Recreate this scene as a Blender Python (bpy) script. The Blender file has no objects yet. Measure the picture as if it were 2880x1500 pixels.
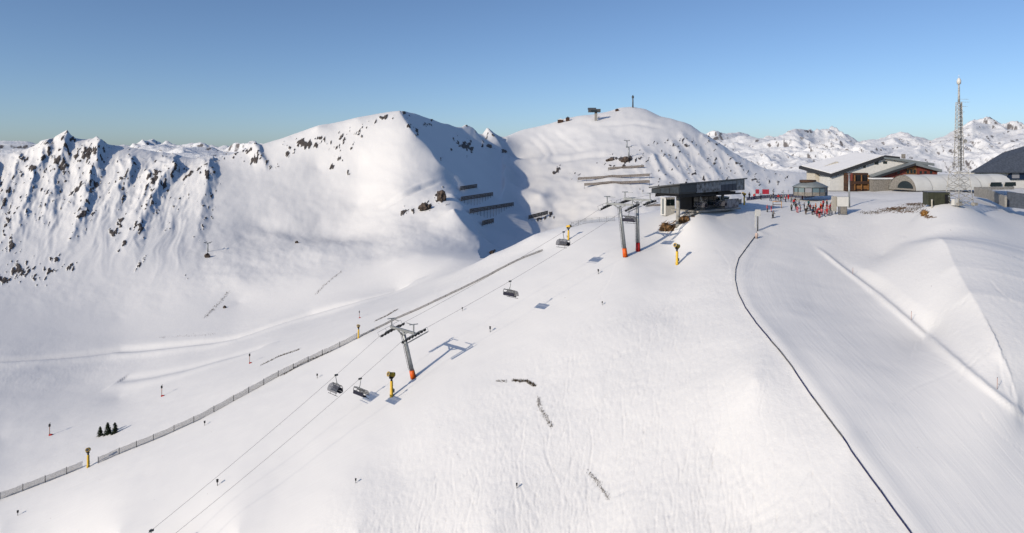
import bpy, bmesh, math, random
import numpy as np
from mathutils import Vector, Matrix, noise as mnoise

R = math.radians
scene = bpy.context.scene
COL = scene.collection

# ------------------------------------------------------------------ camera
F, CX, CY = 1717.0, 1288.0, 390.0        # focal length, centre column and eye-level row for a 2576 x 1342 picture
PITCH = 0.0                              # the camera looks level; the frame is shifted down
cam_data = bpy.data.cameras.new("camera")
cam_data.lens = 24.0
cam_data.sensor_width = 36.0
cam_data.shift_y = -(671.0 - 390.0) / 2576.0
cam_data.clip_start = 0.5
cam_data.clip_end = 20000.0
cam = bpy.data.objects.new("camera", cam_data)
COL.objects.link(cam)
cam.location = (0, 0, 0)
cam.rotation_euler = (math.pi / 2 - PITCH, 0, 0)
scene.camera = cam

# ------------------------------------------------------------------ sky, sun, exposure
SUN_EL = R(24.0)
SUN_DIR = Vector((0.748, 0.664, 0)).normalized()          # the way the light travels over the ground
world = bpy.data.worlds.new("World")
scene.world = world
world.use_nodes = True
wn = world.node_tree
wn.nodes.clear()
w_out = wn.nodes.new("ShaderNodeOutputWorld")
w_bg = wn.nodes.new("ShaderNodeBackground")
w_sky = wn.nodes.new("ShaderNodeTexSky")
w_sky.sky_type = 'NISHITA'
w_sky.sun_disc = False
w_sky.sun_elevation = SUN_EL
to_sun = -SUN_DIR
w_sky.sun_rotation = math.atan2(to_sun.x, to_sun.y)
w_sky.altitude = 2400
w_sky.air_density = 0.9
w_sky.dust_density = 5.0
w_sky.ozone_density = 3.6
w_bg.inputs['Strength'].default_value = 0.108
wn.links.new(w_sky.outputs[0], w_bg.inputs['Color'])
wn.links.new(w_bg.outputs[0], w_out.inputs['Surface'])

sun_data = bpy.data.lights.new("sun", 'SUN')
sun_data.energy = 2.85
sun_data.angle = R(0.5)
sun_data.color = (1.0, 0.88, 0.715)
sun = bpy.data.objects.new("sun", sun_data)
COL.objects.link(sun)
sd = Vector((SUN_DIR.x * math.cos(SUN_EL), SUN_DIR.y * math.cos(SUN_EL), -math.sin(SUN_EL)))
sun.rotation_euler = sd.to_track_quat('-Z', 'Y').to_euler()
sun.location = (-200, -200, 200)

scene.view_settings.view_transform = 'Standard'
scene.view_settings.look = 'None'
scene.view_settings.exposure = 0.14
scene.view_settings.gamma = 1.0
scene.cycles.max_bounces = 6
scene.cycles.diffuse_bounces = 0

# ------------------------------------------------------------------ picture point -> place
cp, sp = math.cos(PITCH), math.sin(PITCH)

def P(px, py, Z):
    """the place that lies Z metres in front of the camera behind picture point (px, py)"""
    X = (px - CX) / F * Z
    yc = (CY - py) / F * Z
    return Vector((X, Z * cp + yc * sp, yc * cp - Z * sp))

def PX(v):
    zc = v[1] * cp - v[2] * sp
    yc = v[1] * sp + v[2] * cp
    return CX + F * v[0] / zc, CY - F * yc / zc, zc
# ------------------------------------------------------------------ noise (numpy)
def _hash(ix, iy, seed):
    h = (ix.astype(np.int64) * 374761393 + iy.astype(np.int64) * 668265263 + seed * 982451653) & 0x7fffffff
    h = ((h ^ (h >> 13)) * 1274126177) & 0x7fffffff
    return (h ^ (h >> 16)) & 0x7fffffff

def perlin(x, y, seed=0):
    x0 = np.floor(x); y0 = np.floor(y)
    fx = x - x0; fy = y - y0
    sx = fx * fx * fx * (fx * (fx * 6 - 15) + 10); sy = fy * fy * fy * (fy * (fy * 6 - 15) + 10)
    def g(ix, iy, dx, dy):
        a = _hash(ix, iy, seed) * (2 * math.pi / 0x7fffffff)
        return np.cos(a) * dx + np.sin(a) * dy
    n00 = g(x0, y0, fx, fy); n10 = g(x0 + 1, y0, fx - 1, fy)
    n01 = g(x0, y0 + 1, fx, fy - 1); n11 = g(x0 + 1, y0 + 1, fx - 1, fy - 1)
    return ((n00 * (1 - sx) + n10 * sx) * (1 - sy) + (n01 * (1 - sx) + n11 * sx) * sy) * 1.5

def fbm(x, y, octs=4, seed=0, gain=0.5):
    t = np.zeros_like(x); a = 1.0
    for o in range(octs):
        t += a * perlin(x * 2 ** o + 17.3 * o, y * 2 ** o - 9.1 * o, seed + o); a *= gain
    return t

def ridged(x, y, octs=4, seed=0, gain=0.5):
    t = np.zeros_like(x); a = 1.0
    for o in range(octs):
        t += a * (1 - 2 * np.abs(perlin(x * 2 ** o + 7.7 * o, y * 2 ** o + 3.1 * o, seed + o))); a *= gain
    return t

def sstep(a, b, x):
    t = np.clip((x - a) / (b - a), 0, 1)
    return t * t * (3 - 2 * t)

# ------------------------------------------------------------------ terrain: surveyed points (picture x, y, metres away)
PTS = [
 # foreground
 (-500,1342,141),(0,1342,135.5),(300,1342,120.5),(600,1342,110.5),(900,1342,102.5),(1235,1342,96),(1600,1342,89.5),(1900,1342,84),(2290,1342,77),(2576,1342,77),(3100,1342,74),
 (-500,1700,112),(0,1700,106),(600,1700,92),(1235,1700,80),(1900,1700,68),(2576,1700,62),(3100,1700,59),
 (-500,1200,160),(-500,1000,200),
 (0,1255,150),(300,1140,156),(600,1000,163),(900,850,172),(1100,755,178),(1365,630,190),(1230,693,184),
 (1040,950,140),(1573,645,165),(1605,630,169),(1288,800,152),(1500,1000,117),(1300,1100,114),(1000,1200,112.5),(700,1200,121.5),(1700,800,135),(1750,720,147),(1750,1000,108),(1900,950,105),(1800,1150,97),(1500,1200,102),
 (1703,665,160),(1690,592,176),(1800,548,181),(1760,532,180),(1725,546,177),(1820,640,160),(2060,1200,86),
 # piste and its fence
 (1905,590,176),(1850,680,151),(1870,770,131),(1990,920,107),(2130,1120,89),(1930,850,116),
 (2576,1050,94),(2330,850,117),(2200,740,136),(2050,620,167),(2100,900,109),(2350,1150,87),(2050,760,133),(1980,640,160),
 # mound right of the piste
 (2370,620,142),(2440,760,118),(2520,900,102),(2560,1010,95),(2402,690,129),(2576,700,132),(2576,600,156),(2700,800,118),(3000,700,137),(3000,900,108),(3000,1100,90),
 (2220,650,156),(2480,540,172),(2576,545,188),(2410,514,168),(2300,548,172),(2200,566,180),(2250,520,190),(2340,512,172),(2460,520,174),
 # plateau at the stations
 (2030,530,200),(2100,540,192),(2200,512,205),(1930,530,198),(1830,520,193),(1870,515,205),(2030,500,222),(1930,500,218),
 (2200,482,236),(2300,478,240),(2400,478,240),(2500,500,225),(2576,500,225),(3000,520,220),
 # far edge of the plateau
 (1235,640,209),(1345,592,205),(1420,570,205),(1480,556,206),(1560,548,207),(1640,533,208),(1750,514,218),(1830,502,226),(1930,488,245),(2030,482,255),(2200,474,262),(2400,468,266),(2576,472,266),(3000,480,266),
 # hidden hollow behind the edge
 (1290,655,250),(1345,640,260),(1480,610,265),(1640,590,270),(1830,560,290),(2030,540,310),(2300,530,330),(2576,530,330),(3000,540,330),
 (1640,560,380),(1830,530,390),(2030,520,400),(2300,510,420),(2700,500,430),
 # piste left of the long fence
 (-500,1100,190),(0,1100,184),(300,1000,206),(600,900,210),(900,800,203),(1100,720,205),(150,1050,194),
 (-500,935,232),(0,905,237),(300,880,249),(600,850,239),(780,790,247),(1000,730,250),(1235,655,232),
 # left mountain
 (-500,800,275),(0,800,278),(300,800,284),(0,700,324),(300,700,328),(0,600,376),(300,600,380),(0,500,436),(200,500,438),(360,500,442),(-500,600,376),
 (600,760,288),(600,700,312),(450,700,322),(600,640,358),(470,600,388),
 (505,560,414),(530,430,484),(520,490,450),(440,430,486),(300,405,500),
 (-500,380,520),(-300,380,520),(-100,398,520),(0,395,520),(60,385,522),(120,360,528),(165,345,534),(200,352,532),(250,366,528),(330,372,548),(420,385,560),(500,403,552),(560,397,548),(640,371,541),(690,362,541),(720,350,542),
 (0,440,480),(150,430,484),(230,430,484),
 # bowl
 (800,700,290),(800,640,340),(720,590,400),(800,590,404),(870,590,400),(800,560,428),(800,500,460),(800,420,500),(800,321,544),(650,560,424),(650,480,464),(900,520,448),(900,420,492),(900,301,548),
 (950,640,316),(950,590,376),(620,600,398),
 (1000,650,285),(1060,640,282),(1140,650,264),
]
MTN = [
 (1005,600,425),(1005,550,490),(1005,480,540),(1005,400,600),(1005,281,690),(1060,470,550),(1080,560,470),
 # pointed peak: front face and its edges (the shaded faces are cut in below)
 (1139,490,530),(1148,524,470),(1175,556,452),(1201,592,441),(1214,614,420),(1228,638,395),(1140,600,420),(1137,456,598),(1118,482,550),(1110,540,480),
 (1196,460,648),(1240,480,660),(1290,535,640),(1240,560,560),(1300,600,560),(1240,620,470),(1350,560,640),(1320,525,690),
 (1400,560,650),(1470,552,630),(1390,520,700),(1190,520,560),(1240,515,620),
 # saddle and the broad summit on the right
 (1335,430,900),(1350,400,960),(1315,370,1080),(1400,400,950),(1420,450,800),(1450,540,650),(1340,470,790),(1400,490,740),(1440,500,710),(1360,490,720),
 (1330,331,1190),(1375,315,1200),(1415,300,1215),(1450,292,1225),(1490,288,1230),(1530,280,1240),(1555,270,1240),(1592,269,1245),(1625,278,1240),(1660,292,1225),(1700,305,1200),(1740,318,1170),(1790,350,1080),(1850,390,980),(1900,415,920),(1980,432,860),(2100,440,850),(2300,445,850),(2600,440,850),(3000,430,850),
 (1500,400,900),(1580,393,830),(1660,385,860),(1450,470,760),(1540,450,740),(1640,450,730),(1540,510,640),(1640,510,620),(1590,340,1020),(1720,400,850),(1760,460,710),(1850,470,710),(1950,470,720),(2100,470,730),(1700,500,630),
 # hidden ground behind the crests
 (-500,450,800),(0,460,810),(165,440,820),(330,420,820),(500,440,840),(690,425,850),(900,380,850),(1005,360,870),(1090,360,980),(1170,370,1100),(1300,370,1350),
 (1415,350,1390),(1592,330,1430),(1790,400,1250),(1980,470,1000),(2300,480,1000),(2600,480,1000),(3000,470,1000),
 (-500,560,1300),(0,560,1300),(500,540,1300),(900,520,1300),(1170,500,1500),(1592,400,1700),(1980,520,1400),(2600,520,1400),(3000,520,1400),
]
MSC = .8                                    # the mountains behind stand at this share of the distances listed
def ZU(px, py):                             # where a sight line meets the plane of the upper shaded face
    xr, zr = (px - CX) / F, (CY - py) / F
    return (-42.5 + .8 * 110.6 + .14 * 688) / (-.8 * xr + .14 - zr)
for q_ in [(1012,284),(1025,306),(1038,328),(1062,350),(1084,369),(1095,387),(1104,404),(1125,421),(1150,436),(1172,444),(1196,451),(1231,472),(1270,493),(1307,513),
           (1050,288),(1090,300),(1130,312),(1170,321),(1230,330),(1300,440),(1310,475),(1300,400)]:
    MTN.append((*q_, ZU(*q_)))
for q_ in [(1085,335),(1130,370),(1180,400),(1240,440),(1150,335),(1220,370),(1265,410),(1060,312)]:
    MTN.append((*q_, ZU(*q_) * .955))
MTN.append((1300, 337, ZU(1300, 337) * .98))
PTS += [(x, y, z * MSC) for x, y, z in MTN]
_w = np.array([P(*p)[:] for p in PTS])
_extra = np.array([(0, 24, -52), (-60, 30, -70), (50, 25, -38), (-110, 60, -82), (-15, 22, -56)], float)
_w = np.vstack([_w, _extra])
CU, CW, CE = _w[:, 0] / _w[:, 1], np.log(_w[:, 1]), _w[:, 2] / _w[:, 1]
WS = 0.55                                   # how a step in log distance compares with a step sideways
BETA = 1.15

def _solve():
    n = len(CU)
    d = np.sqrt((CU[:, None] - CU[None]) ** 2 + ((CW[:, None] - CW[None]) * WS) ** 2)
    K = d ** BETA + np.eye(n) * -2e-4
    T = np.stack([np.ones(n), CU, CW], 1)
    A = np.block([[K, T], [T.T, np.zeros((3, 3))]])
    return np.linalg.solve(A, np.concatenate([CE, np.zeros(3)]))
_sol = _solve()

def rbf(u, w):
    out = np.empty_like(u)
    n = len(CU)
    for i in range(0, len(u), 20000):
        uu = u[i:i + 20000, None] - CU[None]; ww = (w[i:i + 20000, None] - CW[None]) * WS
        d2 = uu * uu + ww * ww
        out[i:i + 20000] = (d2 ** (BETA / 2)) @ _sol[:n]
    return out + _sol[n] + _sol[n + 1] * u + _sol[n + 2] * w

NU, NW = 1501, 1101
U0, U1 = -1.15, 1.15
W0, W1 = math.log(20.0), math.log(1400.0)
_us = np.linspace(U0, U1, NU); _ws = np.linspace(W0, W1, NW)
_uc = np.linspace(U0, U1, 501); _wc = np.linspace(W0, W1, 401)
_g = np.meshgrid(_uc, _wc)
_ec = rbf(_g[0].ravel(), _g[1].ravel()).reshape(401, 501)

def up2(a, nr, nc):                          # cubic up-sampling, rows then columns
    def axis(a, n):
        m = a.shape[0]
        t = np.linspace(0, m - 1, n); i = np.clip(t.astype(int), 0, m - 2); f = (t - i)[:, None]
        p0 = a[np.clip(i - 1, 0, m - 1)]; p1 = a[i]; p2 = a[i + 1]; p3 = a[np.clip(i + 2, 0, m - 1)]
        return p1 + 0.5 * f * (p2 - p0 + f * (2 * p0 - 5 * p1 + 4 * p2 - p3 + f * (3 * (p1 - p2) + p3 - p0)))
    return axis(axis(a, nr).T, nc).T
E = up2(_ec, NW, NU)
GU, GW = np.meshgrid(_us, _ws)
Y = np.exp(GW); X = GU * Y
def pix(E):
    zc = cp - E * sp
    return CX + F * GU / zc, CY - F * (sp + E * cp) / zc
PXG, PYG = pix(E)

def poly_in(poly, near, far):
    m = np.zeros(X.shape, bool); n = len(poly)
    for k in range(n):
        x1, y1 = poly[k]; x2, y2 = poly[(k + 1) % n]
        c = ((y1 > PYG) != (y2 > PYG))
        m ^= c & (PXG < (x2 - x1) * (PYG - y1) / ((y2 - y1) if y2 != y1 else 1e-9) + x1)
    return m & (Y > near) & (Y < far)
# two clean faces that turn away from the morning sun, cut into the peak's right-hand side
face_u = MSC * (42.5 - .8 * (X / MSC + 110.6) + .14 * (Y / MSC - 688)) + .017 * np.clip(PXG - 1255, 0, 90) ** 2 - 1.0
face_l = MSC * (-22.6 - .72 * (X / MSC + 52.6) + .046 * (Y / MSC - 598)) + .6 * np.clip(PXG - 1322, 0, 120)
m_u = poly_in([(1000, 262), (1004, 284), (1028, 330), (1076, 374), (1096, 408), (1146, 442), (1194, 456), (1231, 476), (1305, 515), (1330, 480), (1330, 430), (1330, 380), (1330, 300), (1170, 280)], 420, 1050)
m_l = poly_in([(1133, 457), (1196, 461), (1240, 483), (1310, 519), (1400, 545), (1440, 560), (1440, 680), (1225, 680), (1190, 600), (1140, 540)], 270, 560)
z_ = Y * E
m_r = poly_in([(1090, 400), (1150, 436), (1196, 450), (1310, 505), (1330, 520), (1310, 540), (1230, 500), (1128, 462), (1098, 414)], 380, 700)
z_ = np.where(m_u | m_l | m_r, np.minimum(z_, np.maximum(face_u, face_l)), z_)
E = z_ / Y
PXG, PYG = pix(E)
PXG0, PYG0 = PXG, PYG

def blob(px, py, rx, ry, ang=0.0, k=1.0, near=0.0, far=9e9):
    c, s = math.cos(R(ang)), math.sin(R(ang))
    dx = PXG - px; dy = PYG - py
    q = ((dx * c + dy * s) / rx) ** 2 + ((-dx * s + dy * c) / ry) ** 2
    return np.exp(-q * 0.9) * k * ((Y > near) & (Y < far))

def polydist(pts):
    """signed distance (left of travel positive) and run along a line over the ground, for every grid point"""
    best = np.full(X.shape, 1e9); sgn = np.zeros(X.shape); run = np.zeros(X.shape); acc = 0.0
    for a, b in zip(pts[:-1], pts[1:]):
        dx, dy = b[0] - a[0], b[1] - a[1]; L = math.hypot(dx, dy)
        t = np.clip(((X - a[0]) * dx + (Y - a[1]) * dy) / (L * L), 0, 1)
        ex = X - a[0] - t * dx; ey = Y - a[1] - t * dy
        d = np.hypot(ex, ey); m = d < best
        best = np.where(m, d, best); sgn = np.where(m, np.sign(dx * ey - dy * ex), sgn); run = np.where(m, acc + t * L, run)
        acc += L
    return best * sgn, run

def at0(px, py):
    """first ground point met on the way out to picture point (px, py)"""
    Z = np.exp(np.linspace(math.log(25), math.log(1380), 6000))
    xx = (px - CX) / F * Z; yc = (CY - py) / F * Z
    yy = Z * cp + yc * sp; zz = yc * cp - Z * sp
    h = height(xx, yy)
    k = np.argmax(zz <= h)
    if not (zz <= h)[k]:
        k = len(Z) - 1
    k = max(k, 1)
    a = zz[k - 1] - h[k - 1]; b = h[k] - zz[k]
    f = a / (a + b) if a + b > 1e-9 else 0.5
    x, y = xx[k - 1] + (xx[k] - xx[k - 1]) * f, yy[k - 1] + (yy[k] - yy[k - 1]) * f
    return Vector((x, y, float(height(np.array([x]), np.array([y]))[0])))

def height(x, y):
    u = np.clip((x / y - U0) / (U1 - U0) * (NU - 1), 0, NU - 1.001)
    w = np.clip((np.log(y) - W0) / (W1 - W0) * (NW - 1), 0, NW - 1.001)
    i = u.astype(int); j = w.astype(int); fu = u - i; fw = w - j
    z = ZG
    return (z[j, i] * (1 - fu) + z[j, i + 1] * fu) * (1 - fw) + (z[j + 1, i] * (1 - fu) + z[j + 1, i + 1] * fu) * fw

def H(x, y):
    return float(height(np.array([float(x)]), np.array([float(y)]))[0])

ZG = Y * E

# ---- masks
def poly_mask(poly, near, far, blur):
    m = np.zeros(X.shape, bool)
    n = len(poly)
    for k in range(n):
        x1, y1 = poly[k]; x2, y2 = poly[(k + 1) % n]
        c = ((y1 > PYG) != (y2 > PYG))
        xi = (x2 - x1) * (PYG - y1) / ((y2 - y1) if y2 != y1 else 1e-9) + x1
        m ^= c & (PXG < xi)
    m = (m & (Y > near) & (Y < far)).astype(float)
    k = np.ones(blur) / blur
    m = np.apply_along_axis(lambda r: np.convolve(r, k, 'same'), 1, m)
    return np.apply_along_axis(lambda r: np.convolve(r, k, 'same'), 0, m)

FENCE_PX = [(1905, 590), (1880, 622), (1858, 652), (1850, 680), (1849, 705), (1856, 738), (1874, 775), (1900, 812), (1940, 861), (1990, 922), (2065, 1030), (2140, 1135), (2215, 1238), (2290, 1342), (2350, 1420)]
BERM_PX = [(2040, 612), (2110, 668), (2200, 738), (2330, 848), (2450, 950), (2576, 1052), (2700, 1155)]
def smooth_line(pts, n=6):
    out = []
    for i in range(len(pts) - 1):
        p0, p1, p2, p3 = pts[max(i - 1, 0)], pts[i], pts[i + 1], pts[min(i + 2, len(pts) - 1)]
        for k in range(n):
            t = k / n
            out.append(tuple(.5 * (2 * p1[d] + t * (p2[d] - p0[d]) + t * t * (2 * p0[d] - 5 * p1[d] + 4 * p2[d] - p3[d]) + t ** 3 * (3 * (p1[d] - p2[d]) + p3[d] - p0[d])) for d in (0, 1)))
    return out + [pts[-1]]
fence_w = [at0(*p) for p in smooth_line(FENCE_PX, 2)]
berm_w = [at0(*p) for p in smooth_line(BERM_PX, 4)]
fd, frun = polydist([(p.x, p.y) for p in fence_w])
bd, brun = polydist([(p.x, p.y) for p in berm_w])

piste = poly_mask([(1905, 588), (1850, 680), (1856, 738), (1990, 922), (2290, 1342), (2500, 1800), (3300, 1800), (2800, 1240), (2576, 1052), (2330, 848), (2040, 612), (2090, 545), (2000, 490), (1890, 500), (1900, 560)], 20, 260, 9)
lift = poly_mask([(-700, 1900), (-700, 1500), (0, 1262), (300, 1148), (600, 1006), (900, 858), (1365, 636), (1480, 565), (1800, 540), (1900, 560), (1890, 600), (1800, 680), (1600, 760), (1300, 890), (1050, 1050), (900, 1200), (780, 1342), (640, 1900)], 20, 230, 25)
left_piste = poly_mask([(-700, 1420), (0, 1238), (300, 1128), (600, 985), (900, 838), (1235, 650), (1000, 735), (780, 800), (600, 870), (300, 940), (0, 1000), (-700, 1100)], 120, 380, 25)
groom = np.clip(piste + lift + left_piste * 0.8, 0, 1)
near_m = sstep(300, 215, Y)
rough = near_m * (1 - groom)

# ---- relief
Dz = np.zeros(X.shape)
# bank along the right edge of the piste
inr = (brun > 1) & (Y < 200)
bh = 0.42 * np.exp(-(bd / .6) ** 2) * sstep(0, 12, brun)
Dz += np.where(inr, bh, 0)
# slight lip along the fence
Dz += np.where(Y < 190, 0.25 * np.exp(-((fd - 1.2) / 1.6) ** 2), 0)
crest_w = [at0(*q) for q in smooth_line([(2290, 600), (2368, 618), (2402, 690), (2440, 760), (2485, 835), (2520, 900), (2545, 955), (2570, 1030), (2620, 1130)], 4)]
cd, crun = polydist([(p.x, p.y) for p in crest_w])
def along_z(pts, run):
    acc = [0.0]
    for a, c in zip(pts[:-1], pts[1:]): acc.append(acc[-1] + math.hypot(c.x - a.x, c.y - a.y))
    return np.interp(run, acc, [p.z for p in pts]), acc[-1]
zc, ctot = along_z(crest_w, crun); zb, btot = along_z(berm_w, brun)
zc = zc + 1.6 * sstep(0, 18, crun) * sstep(ctot, ctot - 20, crun)
tt = np.clip(bd / (bd - cd + 1e-6), 0, 1)
base = Y * E
ramp = zb + (zc - zb) * tt ** .9
wl_ = sstep(0, 14, crun) * sstep(ctot, ctot - 20, crun) * sstep(0, 10, brun) * (Y < 185) * (bd > 0) * (cd <= 0)
wr_ = sstep(0, 14, crun) * sstep(ctot, ctot - 28, crun) * (Y < 185) * (cd > 0)
def soften(a, n):
    k = np.ones(n) / n
    for ax in (1, 0, 1, 0): a = np.apply_along_axis(lambda v: np.convolve(v, k, 'same'), ax, a)
    return a
left_ = np.where(wl_ > 0, (ramp - base) * wl_, 0)
inside = (bd > 0) & (cd <= 0)
raw_ = left_
left_ = np.where(inside, soften(np.where(inside, left_, 0), 21) / np.maximum(soften(inside.astype(float), 21), .05), 0)
wc_ = np.exp(-(cd / 2.5) ** 2)
left_ = np.where(inside, (left_ * (1 - wc_) + raw_ * wc_) * sstep(.2, 3.5, bd), 0)
Dz += left_ + np.where(wr_ > 0, (zc - base) * wr_ * np.exp(-np.abs(cd) / 16), 0)
moundm = (PXG > 2050) * sstep(2050, 2150, PXG) * (Y < 200)
# soft undulation
Dz += near_m * (1 - 0.75 * groom) * (1 - .8 * moundm) * (0.55 * fbm(X / 26, Y / 26, 2, 11) + 0.05 * fbm(X / 4.2, Y / 4.2, 3, 21))
Dz += near_m * groom * 0.05 * fbm(X / 6, Y / 6, 2, 31)
Dz += rough * 0.03 * fbm(X / .8, Y / .8, 2, 41)

def carve(pts, depth, width, side=0.4):
    """press a track into the ground: a groove with a thrown-up edge"""
    pts = np.array(pts)
    u = (pts[:, 0] / pts[:, 1] - U0) / (U1 - U0) * (NU - 1); w = (np.log(pts[:, 1]) - W0) / (W1 - W0) * (NW - 1)
    x0, x1 = int(u.min()) - 4, int(u.max()) + 5; y0, y1 = int(w.min()) - 4, int(w.max()) + 5
    x0, x1, y0, y1 = max(x0, 0), min(x1, NU), max(y0, 0), min(y1, NW)
    if x1 - x0 < 2 or y1 - y0 < 2: return
    sx = X[y0:y1, x0:x1]; sy = Y[y0:y1, x0:x1]
    d = np.full(sx.shape, 1e9)
    sg = np.zeros(sx.shape)
    for a, b in zip(pts[:-1], pts[1:]):
        dx, dy = b - a; L2 = dx * dx + dy * dy + 1e-9
        t = np.clip(((sx - a[0]) * dx + (sy - a[1]) * dy) / L2, 0, 1)
        ex = sx - a[0] - t * dx; ey = sy - a[1] - t * dy
        q = ex * ex + ey * ey; m = q < d
        d = np.where(m, q, d); sg = np.where(m, np.sign(dx * ey - dy * ex), sg)
    d = np.sqrt(d) * sg
    Dz[y0:y1, x0:x1] += -depth * np.exp(-(d / width) ** 2) + depth * side * np.exp(-((d - 1.7 * width) / width) ** 2)

rng = random.Random(5)
def track(px, py, n, step, wig, drift, depth, width):
    p = at0(px, py)
    x, y = p.x, p.y
    e = 2.0
    pts = []; ph = rng.uniform(0, 6.28); fr = rng.uniform(.08, .4)
    for i in range(n):
        pts.append((x, y))
        gx = H(x + e, y) - H(x - e, y); gy = H(x, y + e) - H(x, y - e)
        a = math.atan2(-gy, -gx) + drift + wig * math.sin(ph + i * fr)
        x += math.cos(a) * step; y += math.sin(a) * step
        if y < 24 or y > 240 or abs(x / y) > 1.05: break
    if len(pts) > 2: carve(pts, depth, width)

n_tr = 0
while n_tr < 950:                          # free-ride tracks on the ungroomed shoulder
    px = rng.uniform(820, 2200); py = rng.uniform(740, 1430)
    if py < 1500 - (px - 720) * 0.85 or px > 1800 + (py - 760) * 0.7: continue
    n_tr += 1
    track(px, py, rng.randint(8, 34), rng.uniform(.5, .9), rng.uniform(.05, .6), rng.uniform(-1.0, 1.0), rng.uniform(.018, .058), rng.uniform(.07, .14))
for i in range(60):                        # on the mound
    px = rng.uniform(2450, 2900); py = rng.uniform(560, 1050)
    track(px, py, rng.randint(8, 26), rng.uniform(.6, 1.2), rng.uniform(.2, .8), rng.uniform(-.5, .5), rng.uniform(.03, .07), rng.uniform(.12, .22))
for i in range(26):                        # long faint tracks across the lift slope
    px = rng.uniform(1250, 1900); py = rng.uniform(620, 850)
    track(px, py, rng.randint(25, 60), 1.4, rng.uniform(.05, .2), rng.uniform(-.3, .3), rng.uniform(.015, .035), rng.uniform(.15, .3))

# cat track below the bowl, cut as a shallow step
for line, dep in (([(-100, 912), (0, 905), (300, 878), (600, 848), (780, 790), (900, 757), (1010, 728)], 1.0), ([(300, 955), (480, 925), (640, 880)], .5)):
    cw = [at0(*p) for p in line]
    d, r_ = polydist([(p.x, p.y) for p in cw])
    Dz += np.where((r_ > 1), -dep * np.exp(-(d / 2.5) ** 2) + .6 * dep * np.exp(-((d + 5) / 3) ** 2), 0)

# mountains: gullies and ribs that run down the fall line, strongest on the rocky faces
mtn = sstep(265, 340, Y)
rocky_left = sstep(560, 420, PXG) * sstep(800, 640, PYG) * mtn
c1 = PXG * 0.91 + PYG * 0.41; a1 = -PXG * 0.41 + PYG * 0.91
warp = 26 * fbm(PXG / 110, PYG / 110, 2, 63)
Dz += rocky_left * sstep(770, 560, PYG) * sstep(350, 410, PYG) * (.45 * ridged((c1 + warp) / 70, a1 / 150, 3, 51, .5) + .4 * ridged((c1 + warp * .5) / 22, a1 / 40, 3, 52) * sstep(620, 500, PYG))
rib = np.exp(-((PXG - 1780) / 190) ** 2) * np.exp(-((PYG - 425) / 75) ** 2) * mtn
c2 = PXG * 0.86 - PYG * 0.5; a2 = PXG * 0.5 + PYG * 0.86
Dz += rib * (1.3 * ridged((c2 + warp * .6) / 60, a2 / 160, 4, 71, .55))
gen = mtn * (1 - rocky_left)
Dz += gen * ((.45 + 1.2 * sstep(1280, 1380, PXG)) * fbm(PXG / 90, PYG / 50, 3, 81) + 0.07 * fbm(PXG / 16, PYG / 11, 3, 82))
def pxdist(pts, warp_):
    best = np.full(X.shape, 1e9); sgn = np.zeros(X.shape); run = np.zeros(X.shape); acc = 0.0
    qx = PXG + warp_; qy = PYG + warp_ * .5
    for a, c in zip(pts[:-1], pts[1:]):
        dx, dy = c[0] - a[0], c[1] - a[1]; L = math.hypot(dx, dy)
        t = np.clip(((qx - a[0]) * dx + (qy - a[1]) * dy) / (L * L), 0, 1)
        ex = qx - a[0] - t * dx; ey = qy - a[1] - t * dy
        d = np.hypot(ex, ey); m = d < best
        best = np.where(m, d, best); sgn = np.where(m, -np.sign(dx * ey - dy * ex), sgn); run = np.where(m, acc + t * L, run)
        acc += L
    return best * sgn, run / acc
jag = 9 * fbm(PXG / 38, PYG / 38, 3, 64)
spur_rock = np.zeros(X.shape)
def spur(pts, hgt, wl, wr, fade=.8, rocky=.8, near=270, far=1300, jg=1.0, rise=0.0):
    global Dz, spur_rock
    d, f = pxdist(pts, jag * jg)
    tap = (1 - f) ** fade * np.where((f > 0.001), 1, np.exp(-(np.abs(d) / wl) ** 2)) * (Y > near) * (Y < far)
    if rise: tap = tap * np.clip(f / rise, 0, 1)
    t = np.where(d < 0, np.clip(1 + d / wl, 0, 1), np.clip(1 - d / wr, 0, 1))
    Dz = Dz + hgt * tap * t ** 1.15
    spur_rock = np.maximum(spur_rock, rocky * tap * np.exp(-((d - wr * .35) / (wr * .7)) ** 2))
spur([(118, 378), (95, 430), (60, 530), (25, 640)], 5.5, 44, 22, 1.1)
spur([(-30, 420), (-50, 520), (-90, 640)], 5.5, 44, 24)
spur([(168, 345), (152, 410), (128, 500), (95, 600)], 5.5, 46, 24, 1.0)
spur([(252, 372), (238, 430), (205, 540), (165, 640)], 6.5, 48, 22, 1.0)
spur([(328, 418), (304, 480), (275, 560)], 4, 34, 20, 1.0)
spur([(432, 432), (395, 490), (352, 575), (325, 650)], 6, 50, 22, 1.0)
spur([(528, 424), (520, 470), (505, 560), (485, 630)], 4, 60, 26, .8, .5)
spur([(52, 410), (28, 460), (0, 540)], 3.5, 30, 18, 1.0)
spur([(208, 385), (196, 430), (182, 480)], 3, 26, 16, 1.0)
spur([(378, 450), (358, 500), (335, 560)], 3, 24, 15, 1.0)
spur([(640, 371), (655, 400), (672, 430)], 4, 26, 18, .6, .6)
spur([(1170, 316), (1196, 342), (1222, 372), (1240, 392)], 7, 12, 16, .6, .5, 560, 1500, .3)
spur([(1218, 326), (1246, 352), (1270, 384)], 6, 12, 16, .6, .5, 560, 1500, .3)
for pts in ([(1668, 398), (1700, 430), (1726, 462)], [(1715, 345), (1760, 392), (1800, 440), (1835, 480)], [(1690, 365), (1735, 415), (1768, 455)], [(1770, 350), (1830, 398), (1880, 445)], [(1640, 395), (1662, 430), (1680, 460)]):
    spur(pts, 3.0, 14, 16, .5, .25, 450, 1300, .4)
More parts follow.
